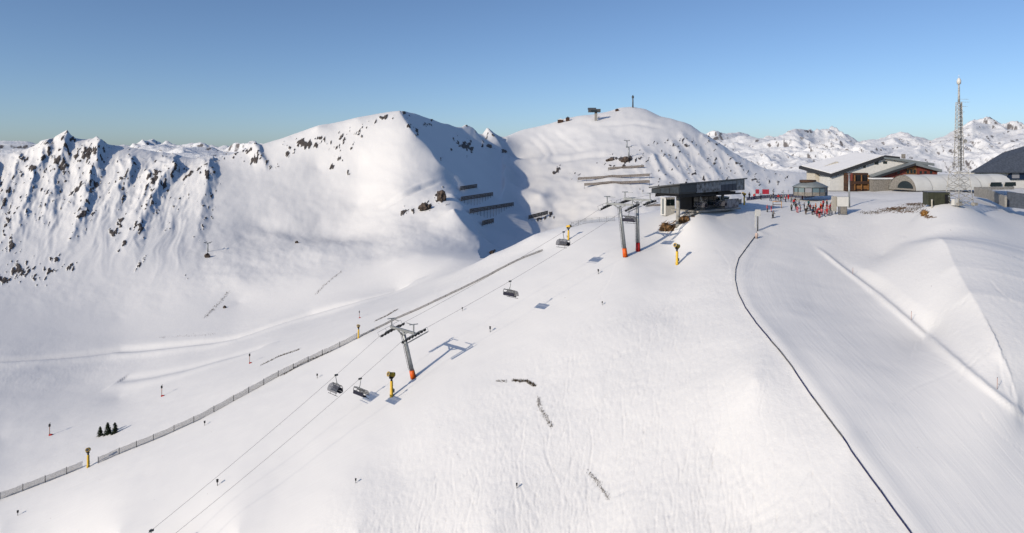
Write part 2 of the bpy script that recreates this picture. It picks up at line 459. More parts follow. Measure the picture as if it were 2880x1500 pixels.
def groove(pts, depth, width, near=280, far=1500):
    global Dz
    d, f = pxdist(pts, 0)
    Dz = Dz + np.where((f > .002) & (f < .998) & (Y > near) & (Y < far), np.clip(4 * f, 0, 1) * np.clip(4 - 4 * f, 0, 1), 0) * (-depth * np.exp(-(d / width) ** 2) + depth * .6 * np.exp(-((d - 2.2 * width) / (1.3 * width)) ** 2))
groove([(1322, 345), (1355, 368), (1372, 392), (1352, 418)], .5, 5)
groove([(1345, 338), (1378, 360), (1392, 385), (1380, 410)], .45, 5)
groove([(1385, 325), (1420, 352), (1452, 376), (1480, 388)], .6, 5)
groove([(1335, 420), (1400, 405), (1470, 398), (1560, 392)], 1.3, 5)
groove([(960, 528), (1005, 500), (1060, 474), (1110, 458)], 1.2, 4)
groove([(1500, 318), (1590, 312), (1680, 322)], .9, 4)
hollow = blob(720, 575, 190, 14, 6, 1, 300)
Dz -= 1.3 * blob(840, 592, 150, 20, 5, 1, 300) + 1.5 * blob(720, 574, 120, 18, 8, 1, 300)
Dz += 1.2 * blob(830, 625, 140, 20, -8, 1, 280)

# ---- bare rock, as patches that stay where the snow has blown or slid off
ROCKS = [
 (150,425,30,20,20,1),(220,398,24,26,0,1),(83,435,15,16,0,.9),(63,402,14,9,0,.7),(207,547,30,12,-25,1),(187,490,36,10,-35,.9),(297,570,11,22,20,1),(287,592,14,9,0,1),(350,578,14,14,0,1),
 (386,468,16,34,20,1),(310,468,9,30,18,.8),(490,438,42,9,-28,.9),(522,452,10,18,0,.9),(13,500,14,30,15,.8),(27,618,17,22,20,.8),(50,680,34,20,-20,1),(137,655,14,10,0,1),(123,682,18,8,0,.8),(173,675,18,8,-25,1),(7,705,20,12,0,1),
 (317,615,8,6,0,.9),(303,635,6,6,0,.9),(355,665,5,28,28,.8),(423,578,6,10,20,.8),(470,701,9,5,-20,.9),(240,470,10,40,25,.8),(180,395,40,20,20,.7),(20,560,12,40,20,.7),(110,520,10,40,22,.6),(100,700,20,14,0,.6),
 (767,364,38,11,5,1.1),(804,348,13,6,0,1),(724,388,11,8,0,1),(867,352,26,16,-30,.75),(884,375,6,6,0,1),(851,398,12,12,-30,.8),(834,418,7,6,0,.8),(874,435,6,6,0,.8),(648,405,20,16,0,.85),(681,418,12,6,0,1),(967,297,36,7,-22,.7),(920,325,40,10,-25,.6),(580,398,30,8,0,.5),(610,385,40,10,-10,.55),
 (1040,326,20,9,40,.9),(1021,531,20,8,-15,.9),(1068,521,16,12,0,1.2),(1107,498,16,16,30,1.2),(1173,368,26,15,25,.95),(1073,313,9,6,0,1),(1136,378,9,5,20,1),(1233,368,16,7,30,.95),(1266,382,14,6,30,.9),(1176,321,18,6,15,.8),(1229,331,22,6,10,.7),(1092,300,14,5,15,.8),(1020,288,9,5,40,1),(1110,395,6,6,0,.8),
 (1576,401,42,8,0,1.1),(1546,398,14,6,0,1),(1560,415,40,6,0,.7),(1400,432,9,12,20,.9),(1450,440,20,7,0,.7),(1430,447,7,6,0,.7),(1930,480,30,8,20,.5),
 (1720,362,20,12,25,.75),(1700,372,12,6,0,.8),(1745,440,16,5,0,.8),(1665,400,14,6,-20,.7),(1810,375,26,8,25,.6),(1870,430,24,10,25,.65),(1830,450,16,8,20,.6),(1900,455,26,8,10,.6),
 (1625,277,14,4,15,.6),(1510,296,14,4,5,.6),(1357,551,22,6,-10,.8),(1385,540,8,12,-30,.7),(1240,633,10,5,-30,1.1),
]
rock = np.zeros(X.shape)
for b in ROCKS:
    rock = np.maximum(rock, blob(*b, near=262))
rock = np.maximum(rock, rocky_left * .13 * sstep(600, 470, PYG))
rock = np.maximum(rock, rib * .25)
rock = np.maximum(rock, np.clip(spur_rock, 0, 1) * .85)
speck = fbm(c1 / 9, a1 / 17, 4, 93, .65)
rockf = np.clip(np.clip(rock, 0, 1.1) ** 1.4 * 1.05 + .85 * speck - .55, -1, 1) * (rock > .06)
Dz += mtn * .9 * np.clip(rockf, 0, .6)
rock = np.clip(rockf, 0, 1)

# bare earth near the stations
EARTH = [(2250,525,50,5,-4,1),(2300,513,40,4,-3,.9),(2270,533,60,5,0,.7),(2325,537,13,10,0,1.2),(2340,548,20,6,0,.7),(2210,536,25,4,0,.6),(1672,566,15,9,-25,1.3),(1690,572,18,8,-30,1.3),(1722,552,12,8,-20,1.2),(1745,543,10,4,-20,.9),(1690,560,40,3,-32,.8)]
earth = np.zeros(X.shape)
for b in EARTH:
    earth = np.maximum(earth, blob(*b, near=120, far=230))

ZG = Y * E + Dz

def grid_mesh(name, X, Y, Z, attrs, mat):
    nr, nc = X.shape
    me = bpy.data.meshes.new(name)
    co = np.stack([X, Y, Z], -1).reshape(-1, 3).astype(np.float32)
    idx = np.arange(nr * nc).reshape(nr, nc)
    q = np.stack([idx[:-1, :-1], idx[:-1, 1:], idx[1:, 1:], idx[1:, :-1]], -1).reshape(-1)
    me.vertices.add(nr * nc); me.vertices.foreach_set("co", co.ravel())
    nf = len(q) // 4
    me.loops.add(len(q)); me.loops.foreach_set("vertex_index", q.astype(np.int32))
    me.polygons.add(nf); me.polygons.foreach_set("loop_start", np.arange(0, nf * 4, 4, dtype=np.int32))
    try: me.polygons.foreach_set("loop_total", np.full(nf, 4, dtype=np.int32))
    except Exception: pass
    me.polygons.foreach_set("use_smooth", np.ones(nf, dtype=bool))
    me.update(calc_edges=True)
    for k, a in attrs.items():
        at = me.attributes.new(k, 'FLOAT', 'POINT')
        at.data.foreach_set("value", a.ravel().astype(np.float32))
    me.materials.append(mat)
    o = bpy.data.objects.new(name, me)
    COL.objects.link(o)
    o['kind'] = 'structure'
    return o

# ------------------------------------------------------------------ snow material
class NT:
    def __init__(self, name):
        self.m = bpy.data.materials.new(name); self.m.use_nodes = True
        self.t = self.m.node_tree; self.b = self.t.nodes['Principled BSDF']
    def n(self, kind, **kw):
        x = self.t.nodes.new(kind)
        for k, v in kw.items():
            if k in x.inputs: x.inputs[k].default_value = v
            else: setattr(x, k, v)
        return x
    def link(self, a, b): self.t.links.new(a, b)
    def math(self, op, a, b=None):
        x = self.t.nodes.new("ShaderNodeMath"); x.operation = op
        for i, v in enumerate((a, b)):
            if v is None: continue
            if isinstance(v, (int, float)): x.inputs[i].default_value = v
            else: self.link(v, x.inputs[i])
        return x.outputs[0]
    def mix(self, f, a, b):
        x = self.t.nodes.new("ShaderNodeMix"); x.data_type = 'RGBA'
        for s, v in ((0, f), (6, a), (7, b)):
            if isinstance(v, (int, float)): x.inputs[s].default_value = v
            elif isinstance(v, tuple): x.inputs[s].default_value = (*v, 1)
            else: self.link(v, x.inputs[s])
        return x.outputs[2]
    def noise(self, scale, detail=3, rough=.5, vec=None, dist=0):
        x = self.n("ShaderNodeTexNoise"); x.inputs['Scale'].default_value = scale
        x.inputs['Detail'].default_value = detail; x.inputs['Roughness'].default_value = rough; x.inputs['Distortion'].default_value = dist
        self.link(vec if vec is not None else self.co(), x.inputs['Vector'])
        return x.outputs[0]
    def co(self):
        if not hasattr(self, '_c'):
            self._c = self.n("ShaderNodeTexCoord").outputs['Object']
        return self._c
    def attr(self, name):
        return self.n("ShaderNodeAttribute", attribute_name=name).outputs['Fac']
    def ramp(self, v, lo, hi):
        x = self.n("ShaderNodeMapRange"); x.interpolation_type = 'SMOOTHSTEP'
        self.link(v, x.inputs[0]); x.inputs[1].default_value = lo; x.inputs[2].default_value = hi
        return x.outputs[0]

def snow_material():
    s = NT("snow")
    rock = s.attr('rock'); earth = s.attr('earth'); groom = s.attr('groom'); across = s.attr('across'); along = s.attr('along')
    n1 = s.noise(.32, 5, .7); n2 = s.noise(1.3, 3, .6)
    rk = s.ramp(s.math('ADD', s.math('MULTIPLY', rock, 1.0), s.math('MULTIPLY', s.math('SUBTRACT', n1, .5), .6)), .10, .30)
    rk = s.math('MULTIPLY', rk, s.ramp(rock, .01, .06))
    ek = s.ramp(s.math('ADD', earth, s.math('MULTIPLY', s.math('SUBTRACT', n2, .5), 2.4)), .55, .75)
    tone = s.noise(.03, 3, .5)
    snow = s.mix(tone, (.82, .822, .825), (.88, .88, .878))
    rc = s.mix(s.noise(.35, 4, .6), (.035, .03, .03), (.19, .165, .15))
    ec = s.mix(s.noise(.9, 3, .6), (.06, .035, .02), (.28, .17, .09))
    c = s.mix(ek, s.mix(rk, snow, rc), ec)
    s.link(c, s.b.inputs['Base Color'])
    s.b.inputs['Roughness'].default_value = .65
    s.b.inputs['Specular IOR Level'].default_value = .15
    # groomer streaks run along the piste
    cv = s.n("ShaderNodeCombineXYZ"); s.link(s.math('MULTIPLY', across, 1.0), cv.inputs[0]); s.link(s.math('MULTIPLY', along, .06), cv.inputs[1])
    streak = s.noise(1.1, 4, .65, cv.outputs[0])
    fine = s.noise(2.3, 4, .6); mid = s.noise(.5, 3, .5)
    hgt = s.math('ADD', s.math('MULTIPLY', s.math('MULTIPLY', streak, groom), .07),
                 s.math('MULTIPLY', s.math('ADD', s.math('MULTIPLY', fine, .05), s.math('MULTIPLY', mid, .05)), s.math('SUBTRACT', 1.0, s.math('MULTIPLY', groom, .88))))
    hgt = s.math('ADD', hgt, s.math('MULTIPLY', s.math('MULTIPLY', s.noise(.5, 4, .7), rk), 3.0))
    bp = s.n("ShaderNodeBump"); bp.inputs['Strength'].default_value = .8; bp.inputs['Distance'].default_value = 1.0
    s.link(hgt, bp.inputs['Height']); s.link(bp.outputs[0], s.b.inputs['Normal'])
    return s.m
SNOW = snow_material()

# across/along coordinates: beside the fence line on the piste, beside the long fence elsewhere
long_w = [at0(*p) for p in [(0, 1255), (300, 1140), (600, 1000), (900, 850), (1365, 630), (1480, 560)]]
ld, lrun = polydist([(p.x, p.y) for p in long_w])
across = np.where(piste > .5, fd, ld); along = np.where(piste > .5, frun, lrun + 300)
grid_mesh("snow_slope", X, Y, ZG, {'rock': rock, 'earth': earth, 'groom': groom, 'across': across, 'along': along}, SNOW)

# ------------------------------------------------------------------ distant ranges
def range_mesh(name, sky, y0, y1, y2, base_py, amp, seed, nu=1100, nw=260, rockiness=.5):
    us = np.linspace(-1.2, 1.2, nu); ts = np.linspace(0, 1, nw)
    U, T = np.meshgrid(us, ts)
    px = CX + F * us * .987
    e_top = np.array([P(a, np.interp(a, [p[0] for p in sky], [p[1] for p in sky]), 1.0) for a in px]); e_top = e_top[:, 2] / e_top[:, 1]
    b = P(1288, base_py, 1.0); e_b = b[2] / b[1]
    yy = np.where(T < .7, y0 + (y1 - y0) * T / .7, y1 + (y2 - y1) * (T - .7) / .3)
    prof = np.where(T < .7, (T / .7) ** 1.15, 1 - 1.6 * ((T - .7) / .3) ** 1.3)
    xx = U * yy
    e = e_b + (e_top[None] - e_b) * prof
    wp = .35 * fbm(xx / (y1 * .2), yy / (y1 * .2), 2, seed + 40)
    n = ridged(xx / (y1 * .16) + wp, yy / (y1 * .13) + wp, 6, seed, .52)
    z = yy * e + amp * y1 * (n - 1.15) * (0.35 + .65 * np.clip(prof, 0, 1))
    dzx = np.abs(np.gradient(z, axis=1)) / (np.abs(np.gradient(xx, axis=1)) + 1e-6)
    dzy = np.abs(np.gradient(z, axis=0)) / (np.abs(np.gradient(yy, axis=0)) + 1e-6)
    rk = np.clip((np.hypot(dzx, dzy) - .45) * .8, 0, 1) * rockiness
    rk = np.clip(rk + .55 * fbm(xx / (y1 * .006), yy / (y1 * .016), 3, seed + 60, .6) - .12, 0, 1) * (rk > .04)
    zero = np.zeros_like(rk)
    return grid_mesh(name, xx, yy, z, {'rock': rk, 'earth': zero, 'groom': zero, 'across': zero, 'along': zero}, SNOW_FAR)

def far_material():
    s = NT("far_snow")
    rock = s.attr('rock')
    n1 = s.noise(.05, 5, .7)
    rk = s.math('MULTIPLY', s.ramp(s.math('ADD', rock, s.math('MULTIPLY', s.math('SUBTRACT', n1, .5), .8)), .12, .40), s.ramp(rock, .01, .08))
    c = s.mix(rk, (.86, .875, .90), s.mix(s.noise(.03, 3, .6), (.14, .13, .135), (.30, .28, .275)))
    s.link(c, s.b.inputs['Base Color']); s.b.inputs['Roughness'].default_value = .8; s.b.inputs['Specular IOR Level'].default_value = .1
    bp = s.n("ShaderNodeBump"); bp.inputs['Strength'].default_value = .7; bp.inputs['Distance'].default_value = 10
    s.link(s.noise(.02, 6, .65), bp.inputs['Height']); s.link(bp.outputs[0], s.b.inputs['Normal'])
    return s.m
SNOW_FAR = far_material()
range_mesh("distant_mountains", [(-900, 372), (0, 362), (60, 366), (250, 372), (360, 368), (420, 364), (500, 372), (560, 378), (620, 368), (700, 364), (900, 372), (1400, 372), (1700, 350), (1800, 337), (1900, 328), (1990, 322), (2040, 342), (2080, 332), (2150, 346), (2250, 340), (2330, 350), (2400, 326), (2430, 306), (2480, 318), (2576, 324), (2700, 312), (3000, 330), (3500, 340)],
           1800, 3400, 4600, 440, .017, 7, rockiness=.4)
range_mesh("hill_range", [(-900, 500), (1600, 500), (1800, 415), (1900, 380), (2000, 372), (2100, 385), (2200, 372), (2300, 360), (2400, 368), (2480, 362), (2576, 352), (2800, 340), (3500, 350)],
           1350, 2000, 2500, 470, .016, 23, rockiness=.3)
# ------------------------------------------------------------------ builders
def lab(o, label, cat, group=None, kind=None):
    o['label'] = label; o['category'] = cat
    if group: o['group'] = group
    if kind: o['kind'] = kind
    return o

def thing(name, loc, label, cat, group=None, rz=0.0, mat=None):
    o = bpy.data.objects.new(name, None); COL.objects.link(o)
    o.empty_display_size = 0.3
    if mat is not None: o.matrix_world = mat
    else:
        o.location = loc; o.rotation_euler = (0, 0, rz)
    return lab(o, label, cat, group)

class MB:
    def __init__(self): self.v = []; self.f = []; self.mi = []; self.sm = []; self.cur = 0
    def add(self, vs, fs, smooth=False):
        b = len(self.v); self.v += [tuple(x) for x in vs]
        for f in fs: self.f.append(tuple(b + i for i in f)); self.mi.append(self.cur); self.sm.append(smooth)
        return self
    def box(self, c, s, rz=0.0, M=None):
        hx, hy, hz = s[0] / 2, s[1] / 2, s[2] / 2
        m = M if M is not None else Matrix.Rotation(rz, 3, 'Z')
        vs = [Vector(c) + m @ Vector((x * hx, y * hy, z * hz)) for z in (-1, 1) for y in (-1, 1) for x in (-1, 1)]
        return self.add(vs, [(0, 2, 3, 1), (4, 5, 7, 6), (0, 1, 5, 4), (2, 6, 7, 3), (0, 4, 6, 2), (1, 3, 7, 5)])
    def beam(self, p, q, w, h=None, up=(0, 0, 1)):
        p = Vector(p); q = Vector(q); d = q - p; L = d.length
        if L < 1e-6: return self
        z = d / L; u = Vector(up)
        x = u.cross(z)
        if x.length < 1e-3: x = Vector((1, 0, 0)).cross(z)
        x.normalize(); y = z.cross(x)
        m = Matrix((x, y, z)).transposed()
        return self.box((p + q) / 2, (w, h or w, L), M=m)
    def tube(self, pts, rad, n=8, cap=True):
        pts = [Vector(p) for p in pts]; rs = rad if isinstance(rad, (list, tuple)) else [rad] * len(pts)
        vs = []; fs = []
        for i, p in enumerate(pts):
            d = (pts[min(i + 1, len(pts) - 1)] - pts[max(i - 1, 0)]).normalized()
            x = d.cross(Vector((0, 0, 1)))
            if x.length < 1e-3: x = d.cross(Vector((0, 1, 0)))
            x.normalize(); y = d.cross(x)
            for k in range(n):
                a = 2 * math.pi * k / n
                vs.append(p + (x * math.cos(a) + y * math.sin(a)) * rs[i])
        for i in range(len(pts) - 1):
            for k in range(n):
                fs.append((i * n + k, i * n + (k + 1) % n, (i + 1) * n + (k + 1) % n, (i + 1) * n + k))
        if cap:
            fs.append(tuple(range(n))); fs.append(tuple((len(pts) - 1) * n + k for k in reversed(range(n))))
        return self.add(vs, fs, True)
    def lathe(self, prof, n=16, c=(0, 0, 0), M=None):
        m = M if M is not None else Matrix.Identity(3)
        vs = []; fs = []
        for r, z in prof:
            for k in range(n):
                a = 2 * math.pi * k / n
                vs.append(Vector(c) + m @ Vector((r * math.cos(a), r * math.sin(a), z)))
        for i in range(len(prof) - 1):
            for k in range(n):
                fs.append((i * n + k, i * n + (k + 1) % n, (i + 1) * n + (k + 1) % n, (i + 1) * n + k))
        if prof[0][0] > 1e-6: fs.append(tuple(reversed(range(n))))
        if prof[-1][0] > 1e-6: fs.append(tuple((len(prof) - 1) * n + k for k in range(n)))
        return self.add(vs, fs, True)
    def prism(self, poly, d, M=None, c=(0, 0, 0)):
        """polygon in x-z, thickness d along +y"""
        m = M if M is not None else Matrix.Identity(3)
        n = len(poly)
        vs = [Vector(c) + m @ Vector((x, 0, z)) for x, z in poly] + [Vector(c) + m @ Vector((x, d, z)) for x, z in poly]
        fs = [tuple(range(n)), tuple(reversed(range(n, 2 * n)))] + [(i, i + n, (i + 1) % n + n, (i + 1) % n) for i in range(n)]
        return self.add(vs, fs)
    def rock(self, c, s, seed, sub=2, rz=0):
        bm = bmesh.new(); bmesh.ops.create_icosphere(bm, subdivisions=sub, radius=1.0)
        m = Matrix.Rotation(rz, 3, 'Z')
        vs = []
        for v in bm.verts:
            q = v.co.copy(); k = 1 + .5 * mnoise.noise(q * 1.3 + Vector((seed * 3.1, 0, 0))) + .25 * mnoise.noise(q * 3.1 + Vector((0, seed, 0)))
            q = q * k
            vs.append(Vector(c) + m @ Vector((q.x * s[0], q.y * s[1], q.z * s[2])))
        fs = [tuple(v.index for v in f.verts) for f in bm.faces]; bm.free()
        return self.add(vs, fs)
    def build(self, name, mats, parent=None):
        me = bpy.data.meshes.new(name); me.from_pydata(self.v, [], self.f)
        for m in (mats if isinstance(mats, (list, tuple)) else [mats]): me.materials.append(m)
        me.polygons.foreach_set("material_index", self.mi); me.polygons.foreach_set("use_smooth", self.sm)
        bm = bmesh.new(); bm.from_mesh(me); bmesh.ops.recalc_face_normals(bm, faces=bm.faces); bm.to_mesh(me); bm.free()
        me.update()
        o = bpy.data.objects.new(name, me); COL.objects.link(o)
        if parent is not None: o.parent = parent
        return o

def copy_tree(o, parent=None):
    c = o.copy(); COL.objects.link(c)
    if parent is not None: c.parent = parent
    for ch in [x for x in bpy.data.objects if x.parent == o]:
        copy_tree(ch, c)
    return c

MATS = {}
def mat(name, col, rough=.6, metal=0.0, var=.12, scale=3.0, spec=.4, col2=None, bump=0.0):
    """paint, metal, timber, stone...: base colour broken up by two sizes of noise"""
    s = NT(name)
    n = s.noise(scale, 4, .6)
    lo = tuple(c * (1 - var) for c in col); hi = col2 or tuple(min(1, c * (1 + var)) for c in col)
    s.link(s.mix(s.ramp(n, .3, .7), lo, hi), s.b.inputs['Base Color'])
    s.b.inputs['Roughness'].default_value = rough; s.b.inputs['Metallic'].default_value = metal
    s.b.inputs['Specular IOR Level'].default_value = spec
    if bump:
        bp = s.n("ShaderNodeBump"); bp.inputs['Strength'].default_value = bump; bp.inputs['Distance'].default_value = .05
        s.link(s.noise(scale * 3, 4, .6), bp.inputs['Height']); s.link(bp.outputs[0], s.b.inputs['Normal'])
    MATS[name] = s.m
    return s.m

def boards(name, col, col2, vertical=True, pitch=.25):
    s = NT(name)
    mp = s.n("ShaderNodeMapping"); s.link(s.co(), mp.inputs[0])
    mp.inputs['Scale'].default_value = (1 / pitch, 1 / pitch, .12) if vertical else (.12, .12, 1 / pitch)
    v = s.noise(1.0, 2, .5, mp.outputs[0])
    s.link(s.mix(s.ramp(v, .35, .65), col, col2), s.b.inputs['Base Color']); s.b.inputs['Roughness'].default_value = .75
    MATS[name] = s.m
    return s.m

GALV = mat("galvanised_steel", (.36, .38, .39), .45, .55, .2, 1.5)
GALV_D = mat("dark_steel", (.10, .105, .11), .5, .4, .25, 2)
BLACK = mat("black_plastic", (.012, .012, .014), .5, 0, .3)
RUBBER = mat("rubber", (.03, .03, .032), .7)
YELLOW = mat("yellow_paint", (.82, .52, .05), .45, 0, .1, 2)
ORANGE = mat("orange_paint", (.80, .13, .012), .45, 0, .1, 2)
REDP = mat("red_paint", (.50, .02, .018), .45, 0, .1, 2)
NAVY = mat("navy_upholstery", (.010, .011, .03), .6, 0, .25, 4)
WHITE = mat("white_paint", (.74, .74, .72), .5, 0, .06, 1)
CREAM = mat("cream_render", (.66, .62, .54), .85, 0, .08, 1.2, .2)
CONC = mat("concrete", (.36, .35, .33), .9, 0, .2, 1.5, .2)
ROCKM = mat("rock_face", (.05, .042, .036), .9, 0, .4, .8, .2, (.17, .13, .11), 1.0)
BROWN_ROCK = mat("brown_rock", (.06, .035, .018), .9, 0, .4, .9, .2, (.26, .15, .07), 1.0)
WIRE = mat("steel_rope", (.10, .10, .10), .5, .3)
NETG = mat("grey_net", (.15, .145, .145), .8, 0, .2, 1)
NETB = mat("blue_net", (.012, .014, .11), .7, 0, .3, .8, .3, (.05, .05, .13))
POSTM = mat("post_grey", (.16, .16, .165), .6)
TIMBER = mat("weathered_timber", (.14, .115, .095), .85, 0, .3, 1)
RED_BOARD = boards("red_brown_boards", (.13, .03, .022), (.24, .06, .04))
OAK_BOARD = boards("larch_boards", (.20, .09, .03), (.34, .17, .06), False)
DARK_WOOD = boards("dark_timber", (.035, .016, .010), (.09, .045, .025), False)
SLATE = mat("slate_roof", (.075, .09, .12), .55, 0, .25, 1.5, .4)
TIN = mat("grey_sheet_roof", (.24, .27, .28), .45, .2, .12, .6)
FASCIA = mat("dark_fascia", (.035, .037, .042), .5)
STEEL_NAVY = mat("dark_slate_panel", (.035, .045, .058), .45, 0, .25, 1.2)
SHADE_BLACK = mat("painted_shade_black", (.012, .013, .017), .7, 0, .4, 1.0)  # near-black that paints in the shade below the canopy and in the balcony
STONE = mat("grey_stone", (.27, .255, .235), .9, 0, .25, 2.2, .2)
MEMBRANE = mat("white_membrane", (.74, .74, .71), .5, 0, .05, .4)
GREENBOX = mat("olive_container", (.055, .06, .04), .6, 0, .2, 1)
SNOWCAP = mat("roof_snow", (.84, .85, .87), .7, 0, .03, .5, .1)
RIME = mat("rimed_steel", (.34, .34, .33), .85, 0, .3, 3, .1, (.66, .66, .65))
SKIN = mat("skin", (.55, .33, .24), .6)
DRY = mat("dry_grass", (.06, .042, .022), .9, 0, .4, 6, .1, (.17, .125, .07))
NEEDLE = mat("conifer_needles", (.012, .022, .012), .85, 0, .5, 5, .1, (.04, .055, .03))
BARK = mat("bark", (.06, .045, .035), .9, 0, .3, 5)

def glass(name, col, rough=.08, spec=.6, alpha=None):
    s = NT(name)
    s.b.inputs['Base Color'].default_value = (*col, 1); s.b.inputs['Roughness'].default_value = rough
    s.b.inputs['Specular IOR Level'].default_value = spec
    if alpha is not None:
        s.b.inputs['Alpha'].default_value = alpha
    MATS[name] = s.m
    return s.m
GLASS_D = glass("dark_window", (.012, .022, .026))
GLASS_B = glass("blue_window", (.16, .24, .28), .12)
BUBBLE = glass("tinted_bubble", (.12, .125, .15), .15, .5, .5)

def ground(px, py):
    return at0(px, py)
def slope_at(x, y, e=1.5):
    return (H(x + e, y) - H(x - e, y)) / (2 * e), (H(x, y + e) - H(x, y - e)) / (2 * e)
def size(px_len, Zm):
    return px_len / F * Zm
# ------------------------------------------------------------------ chairlift
T1, T2, T3 = ground(1040, 951), ground(1573, 646), ground(1605, 632)
LD = Vector((T3.x - T1.x, T3.y - T1.y, 0)).normalized()
CA = Vector((.72, -.69, 0)).normalized()                # across the line, towards the valley-right strand
GAUGE = 7.0

def rot_z_of(v): return math.atan2(v.y, v.x)

def lift_tower(base, height, lean, slope, trains, label, red=False):
    """a tower with its foot at base; lean tips the pole back along the line"""
    a = rot_z_of(CA)                                       # local x = across the line
    t = thing("lift_tower", base, label, "lift tower", "chairlift towers", a)
    loc = Matrix.Rotation(-a, 3, 'Z')
    d = loc @ LD
    top = Vector((0, 0, 0)) - d * math.tan(lean) * height + Vector((0, 0, height))
    def along(k): return top * k
    MB().tube([along(-.03), along(.155)], [.62, .52], 16).build("base_collar", REDP if red else ORANGE, t)
    mb = MB().tube([along(.15), along(.55), along(.93)], [.47, .40, .33], 16)
    mb.tube([along(.55) + Vector((0, 0, -.06)), along(.55) + Vector((0, 0, .06))], .46, 16)
    mb.build("pole", GALV, t)
    lad = MB()
    off = -d * .55
    s = Vector((.22, 0, 0))
    lad.beam(along(.16) + off - s, along(.92) + off - s, .05); lad.beam(along(.16) + off + s, along(.92) + off + s, .05)
    for k in range(1, 26):
        q = along(.16 + .76 * k / 26) + off
        lad.beam(q - s, q + s, .035)
    lad.build("ladder", GALV_D, t)
    arm = MB()
    hx = GAUGE / 2
    z0 = top + Vector((0, 0, -.75))
    arm.beam(z0 + Vector((-hx - .5, 0, .25)), z0 + Vector((hx + .5, 0, .25)), .42, .5)
    arm.beam(z0 + Vector((0, 0, -.8)), z0 + Vector((-hx * .55, 0, .15)), .22); arm.beam(z0 + Vector((0, 0, -.8)), z0 + Vector((hx * .55, 0, .15)), .22)
    arm.build("crossarm", GALV, t)
    for sgn, kind in ((-1, 0), (1, 1)):
        g = MB()
        x = sgn * (hx + .15)
        g.beam(z0 + Vector((x, 0, .3)), z0 + Vector((x, 0, 2.0)), .2)
        g.beam(z0 + Vector((x, 0, 2.0)) - d * .9, z0 + Vector((x, 0, 2.0)) + d * .9, .16)
        g.beam(z0 + Vector((x, 0, 1.9)), z0 + Vector((x * .35, 0, 1.9)), .12)
        g.build("lifting_frame", GALV, t)
    up = Vector((d.x, d.y, slope)).normalized()
    nrm = Vector((-d.x * slope, -d.y * slope, 1)).normalized()
    for sgn in (-1, 1):
        x = sgn * hx
        c = z0 + Vector((x, 0, 0))
        b = MB()
        L = trains
        b.beam(c - up * L / 2 - nrm * .38, c + up * L / 2 - nrm * .38, .16, .26)
        b.beam(c - up * L * .3 - nrm * .12, c + up * L * .3 - nrm * .12, .14, .22)
        b.beam(c - nrm * .1, c + Vector((0, 0, .35)), .3)
        st = b.build("sheave_train", GALV_D, t)
        n = 8
        for k in range(n):
            q = c + up * (L * (k + .5) / n - L / 2) - nrm * .42
            ax = Matrix((nrm, up, nrm.cross(up))).transposed()
            MB().lathe([(.05, -.09), (.25, -.09), (.25, -.03), (.2, 0), (.25, .03), (.25, .09), (.05, .09)], 12, q, ax).build("sheave", RUBBER, st)
        cw = MB()                                          # catwalk with handrail beside the train
        o2 = Vector((sgn * .55, 0, 0))
        cw.beam(c + o2 - up * L * .48 - nrm * .75, c + o2 + up * L * .48 - nrm * .75, .5, .06)
        cw.beam(c + o2 * 1.5 - up * L * .48 + nrm * .3, c + o2 * 1.5 + up * L * .48 + nrm * .3, .05)
        for k in (-.48, -.16, .16, .48):
            cw.beam(c + o2 * 1.5 + up * L * k - nrm * .75, c + o2 * 1.5 + up * L * k + nrm * .3, .05)
        cw.build("catwalk", GALV, t)
    m = Matrix.Rotation(a, 3, 'Z')
    pts = {}
    for sgn in (-1, 1):
        c = m @ (z0 + Vector((sgn * hx, 0, 0)))
        u = m @ up; nn = m @ nrm
        pts[sgn] = [Vector(base) + c - u * trains / 2 - nn * .16, Vector(base) + c + u * trains / 2 - nn * .16]
    return t, pts

_, R1 = lift_tower(T1, 10.6, R(12.5), .40, 5.6, "grey lift tower with orange foot standing alone lower on the slope")
_, R2 = lift_tower(T2, 13.2, R(7.5), .33, 4.6, "leaning grey lift tower with orange foot, left one of the upper pair")
_, R3 = lift_tower(T3, 13.2, R(1.0), .22, 4.2, "upright grey lift tower with red foot, right one of the upper pair", True)

# station frame
SA = P(1710, 490, 172); SB = P(1875, 478, 190)
SD = Vector((SB.x - SA.x, SB.y - SA.y, 0)).normalized(); SN = Vector((-SD.y, SD.x, 0)); SW = 9.3; SL = (Vector((SB.x - SA.x, SB.y - SA.y, 0))).length
def station_rope(sgn):
    w = SW / 2 + (-sgn) * (GAUGE / 2)
    p = Vector((SA.x, SA.y, 0)) + SN * w
    return [Vector((p.x, p.y, SA.z - .15)) + SD * .5, Vector((p.x, p.y, SA.z - .15)) + SD * 6]

def above(px, py, h):
    best = None
    for Zc in np.linspace(60, 200, 1400):
        q = P(px, py, Zc)
        if q.z - H(q.x, q.y) <= h:
            return q
    return q
low = {-1: above(380, 1316, 8.6), 1: above(436, 1328, 8.2)}

strand = {}
for sgn in (-1, 1):
    a, b = low[sgn], R1[sgn][0]
    ext = a + (a - b) * .6
    knots = [ext, R1[sgn][0], R1[sgn][1], R2[sgn][0], R2[sgn][1], R3[sgn][0], R3[sgn][1]] + station_rope(sgn)
    pts = []
    for p, q in zip(knots[:-1], knots[1:]):
        L = (q - p).length; n = max(2, int(L / 2.5))
        for k in range(n):
            f = k / n
            pts.append(p.lerp(q, f) - Vector((0, 0, 4 * f * (1 - f) * .00022 * L * L)))
    pts.append(knots[-1]); strand[sgn] = pts
lab(MB().tube(strand[-1], .024, 6).build("haul_rope", WIRE), "thin steel haul rope, left one of the two running through the lift towers", "cable", "strands of the chairlift rope")
lab(MB().tube(strand[1], .024, 6).build("haul_rope", WIRE), "thin steel haul rope, right one of the two running through the lift towers", "cable", "strands of the chairlift rope")

